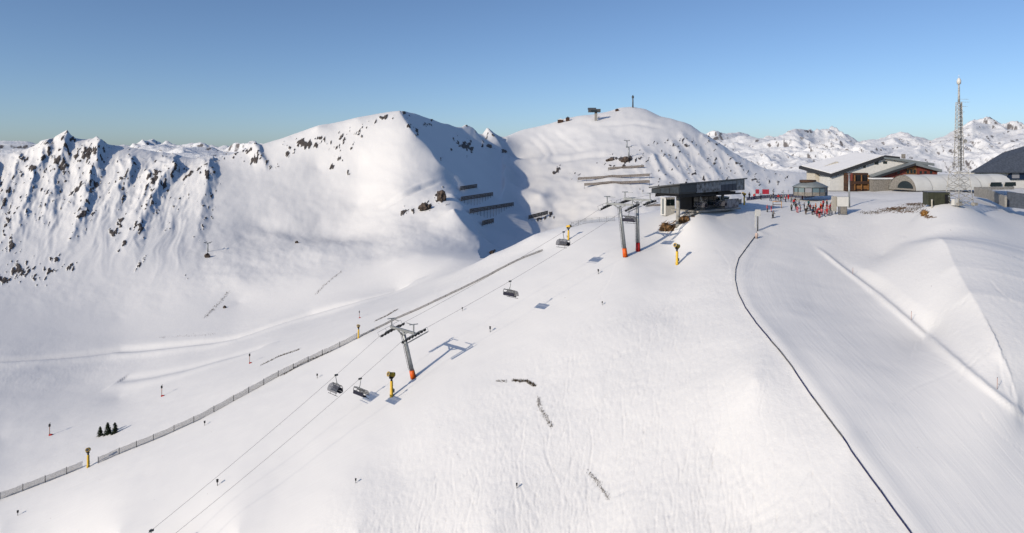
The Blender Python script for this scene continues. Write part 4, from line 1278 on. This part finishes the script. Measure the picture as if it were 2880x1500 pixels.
# balcony block on the left
part("red_block", [(2136, 482), (2136, 436), (2190, 436), (2190, 482)], 1.6, 2.5, DARK_WOOD)
part("balcony_shade_panel", [(2154, 464), (2154, 441), (2187, 441), (2187, 464)], 1.5, .2, SHADE_BLACK)  # flat panel in front of the block; the opening's shade is painted
part("balcony", [(2150, 464), (2150, 457), (2189, 457), (2189, 464)], .6, .9, DARK_WOOD)
part("ochre_panel", [(2160, 476), (2160, 465), (2188, 465), (2188, 476)], 1.45, .15, OAK_BOARD)
part("red_panel", [(2138, 456), (2138, 437), (2151, 437), (2151, 456)], 1.48, .12, RED_BOARD)
for x in (2153, 2170, 2187):
    part("balcony_post", [(x - 1, 478), (x - 1, 441), (x + 1, 441), (x + 1, 478)], .65, .3, OAK_BOARD)
part("window", [(2140, 450), (2148, 450), (2148, 441), (2140, 441)], 1.5, .12, GLASS_D)
# stone annexe with teal windows, flat snowy roof
part("stone_annexe", [(2188, 482), (2188, 451), (2262, 451), (2262, 482)], -2.2, 2.5, STONE)
part("roof_snow", [(2186, 451), (2186, 447.5), (2264, 447.5), (2264, 451)], -2.6, 3.4, SNOWCAP)
for x in (2231, 2243, 2253):
    part("window", [(x - 4.5, 476), (x + 4.5, 476), (x + 4.5, 466), (x - 4.5, 466)], -2.3, .14, GLASS_D)

# white barrel-roofed hall running to the right
O2, k2 = frame_at(2304, 479, 222.0)
hall = thing("barrel_hall", O2, "long white barrel-vaulted membrane hall behind the lattice mast", "hall", None, R(13))
bays = 6; Lh = (2562 - 2290) * k2 * 1.12; rad = 39 * k2
def vault(x0, x1, r, thick):
    vs = []; fs = []; n = 12
    for j, x in enumerate((x0, (x0 + x1) / 2, x1)):
        rr = r + (thick * .5 if j == 1 else 0)
        for i in range(n + 1):
            a = math.pi * i / n
            vs.append((x, -rr * 1.15 * math.cos(a) + rad * 1.15, rr * math.sin(a) - .2))
    for j in range(2):
        for i in range(n): fs.append((j * (n + 1) + i, (j + 1) * (n + 1) + i, (j + 1) * (n + 1) + i + 1, j * (n + 1) + i + 1))
    return vs, fs
for b in range(bays):
    mb = MB(); vs, fs = vault(Lh * b / bays + .06, Lh * (b + 1) / bays - .06, rad, .22); mb.add(vs, fs, True)
    mb.build("vault_bay", MEMBRANE, hall)
ev = MB(); n = 12
arc = [(-rad * 1.1 * math.cos(math.pi * i / n) + rad * 1.15, rad * .97 * math.sin(math.pi * i / n) - .2) for i in range(n + 1)]
ev.add([(.1, y, z) for y, z in arc] + [(.3, y, z) for y, z in arc], [tuple(range(n + 1)), tuple(reversed(range(n + 1, 2 * n + 2)))])
ev.build("end_wall", STONE, hall)
MB().add([(.02, y * .6 + rad * .2, z * .5 + .5) for y, z in arc], [tuple(range(n + 1))]).build("end_glazing", GLASS_D, hall)
sk = MB().box((Lh * .8, -.3, .3), (Lh * .38, .3, 1.0)); sk.build("base_wall", CONC, hall)
for x in (Lh * .80, Lh * .95):
    MB().prism([(x - 2.4, 1.0), (x + 2.4, 1.0), (x + 2.2, 2.3), (x - 1.9, 2.3)], .2, c=(0, -.45, 0)).build("window", GLASS_D, hall)

# dark-roofed building at the right edge
O3, k3 = frame_at(2440, 478, 262.0)
big = thing("slate_roof_building", O3, "large building with dark slate roof at the right picture edge", "building")
q3 = lambda pts: poly_px(pts, k3, 2440, 478)
MB().prism(q3([(2446, 486), (2446, 434), (2700, 434), (2700, 486)]), 10, c=(0, 1, 0)).build("wall", WHITE, big)
roofm = MB()
a0 = q3([(2438, 432), (2760, 432), (2560, 384), (2760, 330)])
roofm.add([(a0[0][0], -1, a0[0][1]), (a0[1][0], -1, a0[1][1]), (a0[3][0], 12, a0[3][1]), (a0[2][0], 8, a0[2][1]),
           (a0[0][0], -1, a0[0][1] - .5), (a0[1][0], -1, a0[1][1] - .5), (a0[3][0], 12, a0[3][1] - .5), (a0[2][0], 8, a0[2][1] - .5)],
          [(0, 1, 2, 3), (4, 7, 6, 5), (0, 4, 5, 1), (1, 5, 6, 2), (2, 6, 7, 3), (3, 7, 4, 0)])
roofm.build("roof", SLATE, big)
MB().prism(q3([(2530, 452), (2700, 452), (2700, 430), (2548, 430)]), .4, c=(0, .3, 0)).build("glazed_front", BLUEP, big)
for x in (2556, 2590, 2624):
    MB().prism(q3([(x - 9, 449), (x + 9, 449), (x + 9, 435), (x - 9, 435)]), .2, c=(0, .15, 0)).build("window", PANE, big)

# concrete retaining wall and dark slope below it
w0 = ground(2446, 492); w1 = ground(2532, 508)
def wall_run(pts, h, t_, name, m, label, cat):
    w = [Vector(p) for p in pts]; c = w[0].copy(); mb = MB()
    for a, b in zip(w[:-1], w[1:]):
        mb.beam(a - c + Vector((0, 0, h * .35)), b - c + Vector((0, 0, h * .35)), t_, h * 1.3)
    o = mb.build(name, m); o.location = c
    return lab(o, label, cat)
wall_run([P(2452, 489, 208), P(2486, 495, 198), P(2530, 516, 184)], 2.2, .5, "retaining_wall", CONC, "pale concrete retaining wall slanting down right of the lattice mast", "wall")
wall_run([P(2532, 512, 186), P(2600, 520, 184)], 3.2, .6, "dark_wall", SLATE, "dark wall at the right picture edge below the barrel hall", "wall")

# umbrella bar: many-sided glass pavilion with a low cone roof
O4, k4 = frame_at(2052, 492, 214.0)
bar = thing("umbrella_bar", O4, "round blue-grey glass pavilion with low grey roof left of the lodge", "pavilion")
rb = 41 * k4; hb = 19 * k4
N = 14
def ring(r, a): return Vector((r * math.cos(a), r * .8 * math.sin(a) + 4, 0))
for i in range(N):
    a = 2 * math.pi * i / N; b = 2 * math.pi * (i + 1) / N
    p, s_ = ring(rb, a), ring(rb, b)
    mb = MB().beam(p.lerp(s_, .5) + Vector((0, 0, .2)), p.lerp(s_, .5) + Vector((0, 0, hb)), (s_ - p).length * .94, .08, up=(s_ - p).cross(Vector((0, 0, 1))))
    mb = MB()
    z0_, z1_ = Vector((0, 0, .9)), Vector((0, 0, hb))
    e = (s_ - p) * .04
    mb.add([p + e + z0_, s_ - e + z0_, s_ - e + z1_, p + e + z1_], [(0, 1, 2, 3)]); mb.build("pane", GLASS_B if i % 3 else PANE, bar)
    MB().beam(p + Vector((0, 0, -.3)), p + Vector((0, 0, hb + .1)), .22).build("mullion", GALV_D, bar)
bw = MB()
for i in range(N):
    p, s_ = ring(rb, 2 * math.pi * i / N), ring(rb, 2 * math.pi * (i + 1) / N)
    bw.beam(p + Vector((0, 0, .35)), s_ + Vector((0, 0, .35)), .2, 1.1)
bw.build("base_wall", STONE, bar)
cr = MB().lathe([(rb * 1.08, hb), (rb * 1.08, hb + .25), (rb * .72, hb + 1.2), (rb * .35, hb + 1.9), (.02, hb + 2.1)], N, (0, 4, 0), Matrix.Diagonal((1, .8, 1)))
cr.build("roof", TIN, bar)
MB().lathe([(rb * .5, hb + 1.5), (rb * .5, hb + 2.3), (rb * .44, hb + 2.35)], N, (-rb * .15, 4, 0), Matrix.Diagonal((1, .8, 1))).build("roof_lantern", DARK_WOOD, bar)

# olive container beside the mast
p = ground(2362, 516)
Zc = PX(p)[2]; kc = Zc / F
box = thing("container", p, "olive green equipment container beside the lattice mast", "container", None, R(-4))
wC, hC = 54 * kc, 31 * kc
mb = MB().box((0, 1.2, hC / 2), (wC, 2.4, hC))
for i in range(16): mb.box((-wC / 2 + wC * (i + .5) / 16, -.03, hC / 2), (wC / 32, .1, hC * .88))
mb.build("body", GREENBOX, box)
MB().box((0, 1.2, hC + .05), (wC + .15, 2.6, .12)).build("roof", GALV_D, box)
MB().box((wC * .34, -.1, hC * .45), (wC * .16, .1, hC * .8)).build("door", BLACK, box)
MB().box((wC * .44, -.12, hC * .7), (.5, .12, .4)).build("vent", TIN, box)
pp = ground(2344, 524)
t = thing("wooden_post", pp, "short pale post in front of the olive container", "post")
MB().beam((0, 0, -.3), (0, 0, 2.0), .22).build("post", CREAM, t); MB().box((0, 0, 2.04), (.3, .3, .1)).build("cap", SNOWCAP, t)

# ------------------------------------------------------------------ rimed lattice mast
p = ground(2412, 514); Zm = PX(p)[2]; km = Zm / F
mast = thing("lattice_mast", p, "tall white rime-covered lattice radio mast with a white tip", "radio mast", None, R(12))
def lattice(name, z0, z1, w0, w1, n, r, par):
    mb = MB()
    def cor(z, i):
        w = (w0 + (w1 - w0) * (z - z0) / (z1 - z0)) / 2
        return Vector(((-1, 1, 1, -1)[i] * w, (-1, -1, 1, 1)[i] * w, z))
    for i in range(4): mb.tube([cor(z0, i), cor((z0 + z1) / 2, i), cor(z1, i)], r * 1.25, 6)
    for j in range(n):
        za = z0 + (z1 - z0) * j / n; zb = z0 + (z1 - z0) * (j + 1) / n
        for i in range(4):
            a, b = i, (i + 1) % 4
            mb.beam(cor(za, a), cor(zb, b), r); mb.beam(cor(za, b), cor(zb, a), r); mb.beam(cor(zb, a), cor(zb, b), r)
    return mb.build(name, RIME, par)
hz = lambda py: (514 - py) * km
lattice("lower_section", -.4, hz(418), 44 * km, 26 * km, 6, .08, mast)
lattice("upper_section", hz(418), hz(258), 15 * km, 9 * km, 17, .075, mast)
MB().tube([(0, 0, hz(262)), (0, 0, hz(212))], [.26, .18], 10).build("top_pole", RIME, mast)
MB().lathe([(.05, hz(213)), (.42, hz(212)), (.5, hz(205)), (.34, hz(199)), (.05, hz(196))], 14).tube([(0, 0, hz(197)), (0, 0, hz(188))], .04, 6).build("radome", WHITE, mast)
MB().tube([(.6, 0, hz(430)), (.6, 0, hz(260))], .16, 8).build("cable_duct", GALV_D, mast)
for py, L, side in ((250, 2.6, 1), (257, 2.9, 1), (268, 2.2, 1), (282, 1.6, 1), (300, 1.0, -1), (330, 1.1, -1), (352, 1.3, -1)):
    a = MB().beam((0, 0, hz(py)), (side * L, 0, hz(py)), .05)
    for j in range(3): a.beam((side * L * (.5 + .25 * j), -.35, hz(py)), (side * L * (.5 + .25 * j), .35, hz(py)), .04)
    a.build("yagi_antenna", RIME, mast)
for py, side in ((345, -1), (356, 1), (372, -1)):
    MB().lathe([(.05, 0), (.5, .12), (.55, .3), (.5, .3), (.08, .08)], 14, (side * .9, -.7, hz(py)), Matrix.Rotation(R(90), 3, 'X')).build("dish", RIME, mast)
ph = MB()
for z in (hz(418), hz(345)): ph.box((0, 0, z), (1.9 * 20 * km / 2, 1.9 * 20 * km / 2, .12))
ph.build("platform", RIME, mast)
for x, y in ((-1, -1), (1, -1), (1, 1), (-1, 1)):
    MB().box((x * 23 * km, y * 23 * km, .15), (1.0, 1.0, .7)).build("footing", CONC, mast)
MB().box((-27 * km, -1.5, .6), (1.2, .9, 1.5)).build("cable_cabinet", WHITE, mast)

# ------------------------------------------------------------------ signs, poles, gates
p = ground(2120, 541); ks = PX(p)[2] / F
t = thing("sign_board", p, "big blank white board on dark stand beside the crowd", "sign board", None, R(-6))
MB().box((0, 0, 33 * ks), (27 * ks, .2, 24 * ks)).build("board", WHITE, t)
MB().box((0, .16, 33 * ks), (28.5 * ks, .1, 25.5 * ks)).build("frame", TIN, t)
for x in (-9, 9): MB().beam((x * ks, .1, -.3), (x * ks, .1, 24 * ks), .3).build("leg", GALV_D, t)
MB().box((2 * ks, .2, 11 * ks), (14 * ks, .6, 18 * ks)).build("stand_box", STONE, t)
p = ground(2098, 540)
t = thing("sign_board", p, "pale grey upright panel left of the big white board", "sign board", None, R(14))
MB().box((0, 0, 27 * ks), (14 * ks, .18, 38 * ks)).build("board", CREAM, t)
for x in (-5, 5): MB().beam((x * ks, .14, -.3), (x * ks, .14, 20 * ks), .18).build("leg", GALV_D, t)
p = ground(2136, 522); kk = PX(p)[2] / F
t = thing("lamp_pole", p, "tall grey pole standing behind the big white board", "pole")
MB().tube([(0, 0, -.3), (0, 0, 82 * kk)], [.30, .22], 12).build("pole", GALV, t); MB().lathe([(.3, 82 * kk), (.42, 82.5 * kk), (.42, 84 * kk), (.1, 85 * kk)], 12).build("lamp_head", TIN, t)
p = ground(1906, 582); kk = PX(p)[2] / F
t = thing("piste_sign", p, "small white square sign on a post at the top of the piste fence", "sign", None, R(8))
MB().box((0, -.12, 46 * kk), (14 * kk, .1, 17 * kk)).build("panel", WHITE, t); MB().tube([(0, 0, -.3), (0, 0, 55 * kk)], .16, 10).build("post", GALV_D, t)
MB().box((-6 * kk, .0, 30 * kk), (3 * kk, .08, 44 * kk)).build("side_strip", WHITE, t)
p = ground(1903, 600); kk = PX(p)[2] / F
t = thing("start_marker", p, "pale pink padded marker at the bend of the piste fence", "marker")
MB().lathe([(.3, -.2), (.34, 1.0), (.28, 1.3), (.05, 1.4)], 12).build("pad", mat("pale_pink", (.60, .47, .42), .8), t); MB().tube([(0, 0, 1.3), (0, 0, 1.8)], .05, 6).build("pole", GALV_D, t)
p = ground(1955, 523); kk = PX(p)[2] / F
t = thing("barrier_gate", p, "pale orange tubular frame at the start of the piste", "gate", None, R(5))
OR2 = mat("pale_orange", (.62, .36, .16), .6)
for x in (-11, 11): MB().tube([(x * kk, 0, -.2), (x * kk, 0, 17 * kk)], .11, 8).build("upright", OR2, t)
MB().tube([(-11 * kk, 0, 16 * kk), (11 * kk, 0, 16 * kk)], .11, 8).tube([(-11 * kk, 0, 8 * kk), (11 * kk, 0, 8 * kk)], .08, 8).build("rail", OR2, t)
for px, py, w_, h_, text in ((1905, 495, 9, 11, "small red banner behind the blue fence, left of two"), (1926, 497, 17, 12, "wide red banner behind the blue fence, right of two")):
    p = ground(px, py); kk = PX(p)[2] / F
    t = thing("red_banner", p, text, "banner")
    MB().box((0, 0, (py - 488 + 6) * kk * .5 + h_ * kk * .55), (w_ * kk, .08, h_ * kk)).build("cloth", mat("red_cloth", (.45, .03, .06), .8), t)
    for s_ in (-.5, .5): MB().tube([(s_ * w_ * kk, 0, -.3), (s_ * w_ * kk, 0, 16 * kk)], .06, 6).build("pole", POSTM, t)
for px, py, hh, text in ((1970, 503, 24, "thin grey flag pole right of the red banners"), (1983, 505, 27, "thin dark pole with red base by the crowd's left end")):
    p = ground(px, py); kk = PX(p)[2] / F
    t = thing("flag_pole", p, text, "pole")
    MB().tube([(0, 0, -.2), (0, 0, hh * kk)], .10, 8).build("pole", GALV, t); MB().box((0, 0, hh * kk * .35), (.34, .34, hh * kk * .4)).build("pole_pad", REDP if px > 1975 else TIN, t)
# ski rack by the crowd
p = ground(2078, 532); kk = PX(p)[2] / F
t = thing("ski_rack", p, "rack holding upright red skis in the middle of the crowd", "ski rack", None, R(-8))
MB().beam((-1.6, 0, .9), (1.6, 0, .9), .1).beam((-1.6, 0, -.2), (-1.6, 0, .95), .1).beam((1.6, 0, -.2), (1.6, 0, .95), .1).build("frame", TIMBER, t)
for i in range(7):
    sk_ = MB().box((-1.4 + .46 * i, -.14, .95), (.16, .06, 1.75), M=Matrix.Rotation(R(6), 3, 'X')).box((-1.4 + .46 * i, -.24, 1.85), (.14, .05, .16), M=Matrix.Rotation(R(-20), 3, 'X'))
    o = sk_.build("skis", (REDP, NAVY, WHITE, REDP, ORANGE, REDP, BLACK)[i]); o.location = p; o.rotation_euler = (0, 0, R(-8))
    lab(o, "upright skis leaning on the rack in the crowd", "skis", "skis leaning on the rack")

# ------------------------------------------------------------------ far installations on the broad summit and its flank
p = ground(1497, 304); kk = PX(p)[2] / F
t = thing("summit_lift_station", p, "dark lift station block on a leg at the skyline of the broad summit", "lift station")
MB().box((-2 * kk, 0, 25 * kk), (30 * kk, 14 * kk, 8 * kk)).build("housing", GALV_D, t)
MB().box((-8 * kk, 0, 30 * kk), (20 * kk, 12 * kk, 4 * kk)).build("roof", SLATE, t); MB().beam((2 * kk, 0, -1), (2 * kk, 0, 22 * kk), 6 * kk).build("leg", CONC, t)
MB().box((-4 * kk, -8 * kk, 24 * kk), (14 * kk, 1, 4 * kk)).build("window", GLASS_D, t)
for px, py, w_, h_, text in ((1410, 309, 14, 8, "left of two tiny huts on the summit's left skyline"), (1428, 305, 9, 9, "right of two tiny huts on the summit's left skyline"), (1552, 280, 8, 5, "tiny dark hut just below the broad summit's top")):
    p = ground(px, py); kk = PX(p)[2] / F
    t = thing("summit_hut", p, text, "hut")
    MB().box((0, 0, h_ * kk * .4), (w_ * kk, w_ * kk * .8, h_ * kk)).build("wall", DARK_WOOD, t)
    MB().prism([(-w_ * kk * .6, h_ * kk * .85), (w_ * kk * .6, h_ * kk * .85), (0, h_ * kk * 1.25)], w_ * kk, c=(0, -w_ * kk * .5, 0)).build("roof", SNOWCAP if w_ > 10 else SLATE, t)
p = ground(1592, 271); kk = PX(p)[2] / F
t = thing("summit_mast", p, "thin dark radio mast on the very top of the broad summit", "mast")
MB().tube([(0, 0, -1), (0, 0, 31 * kk)], [1.1, .8], 8).build("pole", GALV_D, t); MB().box((0, 0, 26 * kk), (3, 1, 3)).build("antenna", GALV_D, t)
def far_tower(px, py, h_, text, r_=.6, m_=GALV):
    p = ground(px, py); kk = PX(p)[2] / F
    t = thing("distant_lift_tower", p, text, "lift tower", "small lift towers far up the broad summit")
    MB().tube([(0, 0, -1), (0, 0, h_ * kk)], [r_ * 1.2, r_], 8).build("pole", m_, t)
    MB().beam((-7 * kk, 0, h_ * kk), (7 * kk, 0, h_ * kk), r_).build("crossarm", m_, t)
    for s_ in (-6, 6): MB().beam((s_ * kk, -2, h_ * kk + .4), (s_ * kk, 2, h_ * kk + .4), r_).build("sheave_train", m_, t)
far_tower(1582, 396, 26, "small lift tower standing above the dark rock band, lower of two")
far_tower(1577, 372, 18, "smaller lift tower higher on the broad summit's flank, upper of two")
far_tower(523, 634, 22, "lone thin tower on the rib left of the bowl", .28, TIN)

# ------------------------------------------------------------------ people
def body_mesh(pose, seed):
    rg = random.Random(seed)
    st_ = {'stand': (.11, .0, .0), 'walk': (.11, .26, .16), 'ski': (.13, .06, .22)}[pose]
    wd, stride, bend = st_
    V, Eg, Rr = [], [], []
    def v(x, y, z, r, par=None):
        V.append((x, y, z)); Rr.append(r)
        if par is not None: Eg.append((par, len(V) - 1))
        return len(V) - 1
    by = -bend
    pel = v(0, 0, .94 - bend * .25, .165)
    wa = v(0, by * .3, 1.10 - bend * .25, .155, pel); ch = v(0, by * .8, 1.32 - bend * .3, .185, wa)
    sh_ = v(0, by, 1.45 - bend * .3, .13, ch); nk = v(0, by * 1.05, 1.53 - bend * .3, .065, sh_)
    ja = v(0, by * 1.1 - .02, 1.60 - bend * .3, .085, nk); hd = v(0, by * 1.1 - .01, 1.69 - bend * .3, .105, ja)
    for s in (-1, 1):
        hip = v(s * wd, 0, .88 - bend * .25, .125, pel)
        kn = v(s * wd * 1.05, -stride * s * .5 - bend * .4, .50 - bend * .1, .088, hip)
        an = v(s * wd * 1.1, stride * -s * .9 * .5 + .02, .12, .068, kn)
        to = v(s * wd * 1.2, stride * -s * .45 - .19, .06, .062, an)
        so = v(s * .21, by * .95, 1.42 - bend * .3, .09, sh_)
        el = v(s * .29, by * .9 + .03 + stride * s * .25, 1.15 - bend * .25, .066, so)
        wr = v(s * (.27 if pose != 'ski' else .32), by - .12 + stride * s * .6 - (.18 if pose == 'ski' else 0), .93 - bend * .1 + (.14 if pose == 'ski' else 0), .05, el)
        pa = v(s * .27, by - .16 + stride * s * .65 - (.22 if pose == 'ski' else 0), .84 + (.16 if pose == 'ski' else 0), .045, wr)
    me = bpy.data.meshes.new("person_body"); me.from_pydata(V, Eg, [])
    o = bpy.data.objects.new("tmp", me); COL.objects.link(o)
    o.modifiers.new("skin", 'SKIN'); me.skin_vertices
    for i, sv in enumerate(me.skin_vertices[0].data):
        sv.radius = (Rr[i] * 1.18, Rr[i] * 1.18 * (.8 if i in (0, 1, 2, 3) else 1)); sv.use_root = (i == 0)
    o.modifiers.new("sub", 'SUBSURF').levels = 1
    dg = bpy.context.evaluated_depsgraph_get()
    out = bpy.data.meshes.new_from_object(o.evaluated_get(dg))
    bpy.data.objects.remove(o)
    hz_ = V[hd][2]
    return out, hz_, V[hd][1]
POSES = {k: body_mesh(k, 1) for k in ('stand', 'walk', 'ski')}
CLOTH = {}
def cloth(name, c):
    if name not in CLOTH: CLOTH[name] = mat(name + "_cloth", c, .8, 0, .2, 6)
    return CLOTH[name]
COLS = {'red': (.42, .02, .025), 'dark red': (.16, .012, .02), 'black': (.012, .012, .014), 'grey': (.16, .165, .17), 'dark blue': (.02, .035, .10), 'pink': (.55, .14, .18), 'orange': (.60, .16, .03), 'white': (.65, .65, .64), 'teal': (.02, .14, .16), 'brown': (.10, .06, .04)}
def person(px, py, jac, tro, hel, pose, rz, label):
    me0, hz_, hy_ = POSES[pose]
    p = ground(px, py)
    t = thing("person", p, label, "person", "skiers and visitors at the top of the piste", rz)
    t.scale = (1.14, 1.14, 1.14)
    me = me0.copy(); me.name = "body"
    for m in (cloth(jac, COLS[jac]), cloth(tro, COLS[tro]), BLACK, SKIN): me.materials.append(m)
    mi = []
    for f in me.polygons:
        z = f.center.z; x = abs(f.center.x)
        mi.append(2 if z < .2 or (x > .2 and .78 < z < .92) else (1 if (z < .93 and x < .26) else (3 if z > 1.52 - (1.69 - hz_) else 0)))
    me.polygons.foreach_set("material_index", mi); me.polygons.foreach_set("use_smooth", [True] * len(mi))
    b = bpy.data.objects.new("body", me); COL.objects.link(b); b.parent = t
    MB().lathe([(.13, -.03), (.135, .03), (.115, .10), (.06, .145), (.005, .155)], 14, (0, hy_ + .01, hz_ + .01)).build("helmet", cloth(hel, COLS[hel]), t)
    MB().box((0, hy_ - .115, hz_ - .01), (.17, .05, .075)).build("goggles", GLASS_D, t)
    return t, p
PEOPLE = [
 (1944, 549, 'grey', 'black', 'black', 'ski', 2.2, "skier in grey at the piste start, nearest and alone"),
 (1940, 534, 'red', 'pink', 'white', 'stand', 1.2, "person in red jacket beside the orange frame"),
 (1930, 534, 'pink', 'grey', 'pink', 'stand', .6, "person in pink jacket left of the red jacket by the orange frame"),
 (1885, 500, 'black', 'black', 'black', 'stand', .4, "person all in black by the rear snow gun"),
 (1944, 500, 'black', 'grey', 'grey', 'walk', 1.5, "person in black jacket behind the blue fence, right of the wide red banner"),
 (1951, 509, 'dark blue', 'grey', 'black', 'walk', 2.0, "person in dark blue just in front of the blue fence"),
 (1897, 502, 'red', 'black', 'white', 'walk', 2.4, "person in red jacket with white helmet left of the small red banner"),
 (1914, 503, 'dark blue', 'black', 'black', 'stand', 1.0, "person in dark blue between the two red banners"),
 (1938, 506, 'grey', 'dark blue', 'black', 'walk', .3, "person in grey jacket and blue trousers below the wide red banner"),
 (1958, 505, 'red', 'grey', 'black', 'stand', 2.9, "person in red jacket and grey trousers left of the grey flag pole"),
 (1964, 508, 'black', 'black', 'pink', 'walk', 1.8, "person in black with pink helmet left of the grey flag pole"),
 (1976, 509, 'pink', 'black', 'white', 'stand', .8, "person in pink jacket between the two thin poles"),
 (1996, 517, 'red', 'black', 'black', 'walk', 2.1, "person in red jacket between the crowd and the thin red-based pole"),
 (2010, 518, 'grey', 'black', 'white', 'stand', 1.3, "person in grey jacket with white helmet behind the crowd's left half"),
 (1990, 510, 'grey', 'grey', 'black', 'walk', 1.1, "person in grey at the crowd's left end, farther one"),
 (1991, 531, 'grey', 'black', 'black', 'stand', .2, "person in grey at the crowd's left end, nearer one"),
 (2002, 527, 'black', 'black', 'black', 'stand', 2.7, "person in black with black helmet, left front of the crowd"),
 (2006, 535, 'pink', 'pink', 'grey', 'ski', 3.0, "skier in pink leaning forward at the crowd's left front"),
 (2013, 533, 'grey', 'pink', 'black', 'stand', 1.0, "person in grey jacket and pink trousers in the crowd"),
 (2023, 528, 'black', 'grey', 'black', 'stand', .9, "person in black jacket and grey trousers in the crowd"),
 (2031, 532, 'grey', 'black', 'black', 'ski', 2.4, "skier in grey jacket and black trousers in the crowd"),
 (2038, 531, 'dark red', 'black', 'black', 'stand', .1, "person in dark red jacket left of the ski rack"),
 (2046, 535, 'black', 'black', 'pink', 'stand', 1.9, "person in black with pink helmet left of the ski rack"),
 (2049, 540, 'grey', 'dark red', 'black', 'walk', 2.9, "person in grey jacket and dark red trousers in front of the rack"),
 (2055, 545, 'red', 'dark red', 'red', 'stand', .5, "person in red jacket with red helmet, foremost in the crowd"),
 (2059, 539, 'red', 'grey', 'white', 'stand', 2.1, "person in red jacket with white helmet, front of the crowd"),
 (2063, 527, 'orange', 'black', 'black', 'walk', 1.4, "person in orange jacket behind the ski rack"),
 (2067, 542, 'pink', 'dark red', 'black', 'stand', 2.5, "person in pink jacket and dark red trousers, right front of the crowd"),
 (2071, 520, 'red', 'black', 'black', 'stand', .3, "person in red jacket and black trousers at the back of the crowd"),
 (2080, 521, 'black', 'black', 'red', 'stand', 1.7, "person in black with red helmet at the back of the crowd"),
 (2087, 529, 'red', 'black', 'grey', 'walk', .8, "person in red jacket with grey helmet by the pale grey panel"),
 (2086, 544, 'grey', 'grey', 'black', 'stand', 2.8, "person all in grey by the foot of the pale grey panel"),
 (2018, 503, 'dark red', 'dark red', 'black', 'walk', 1.3, "person all in dark red between pavilion and crowd"),
 (2075, 546, 'red', 'black', 'dark red', 'stand', 1.1, "person in red jacket with dark red helmet in front of the ski rack"),
 (2080, 541, 'red', 'red', 'black', 'walk', 2.2, "person all in bright red with black helmet by the ski rack"),
 (2061, 548, 'black', 'red', 'white', 'ski', 2.6, "skier in black jacket and red trousers at the crowd's front edge"),
 (2052, 530, 'orange', 'black', 'orange', 'stand', .7, "person in orange jacket with orange helmet left of the ski rack"),
 (2043, 541, 'dark blue', 'black', 'red', 'stand', 1.6, "person in dark blue jacket with red helmet at the crowd's front left"),
 (2067, 530, 'dark red', 'grey', 'pink', 'walk', 2.0, "person in dark red jacket with pink helmet behind the rack"),
 (2027, 540, 'black', 'brown', 'white', 'stand', 2.3, "person in black jacket and brown trousers at the front of the crowd's left half"),
 (2034, 520, 'teal', 'black', 'black', 'stand', .4, "person in teal jacket at the back of the crowd"),
 (1999, 514, 'black', 'dark blue', 'grey', 'walk', 1.9, "person in black jacket and dark blue trousers behind the crowd's left end"),
 (2092, 523, 'black', 'red', 'black', 'stand', .6, "person in black jacket and red trousers by the pale grey panel"),
]
for a in PEOPLE:
    t, p = person(*a)
    if a[5] == 'ski':
        rzm = Matrix.Rotation(a[6], 3, 'Z')
        gx, gy = slope_at(p.x, p.y)
        sk_ = MB()
        for s in (-.14, .14):
            f = rzm @ Vector((0, -1, 0)); sd_ = rzm @ Vector((s, 0, 0))
            f.z = f.x * gx + f.y * gy
            sk_.beam(sd_ - f * .75 + Vector((0, 0, .045)), sd_ + f * .85 + Vector((0, 0, .045)), .09, .04); sk_.beam(sd_ + f * .85 + Vector((0, 0, .045)), sd_ + f * 1.02 + Vector((0, 0, .14)), .08, .03)
        o = sk_.build("skis", REDP if a[2] != 'grey' else NAVY); o.location = p
        lab(o, "pair of skis under the " + " ".join(a[7].split(",")[0].split()[:10]), "skis")
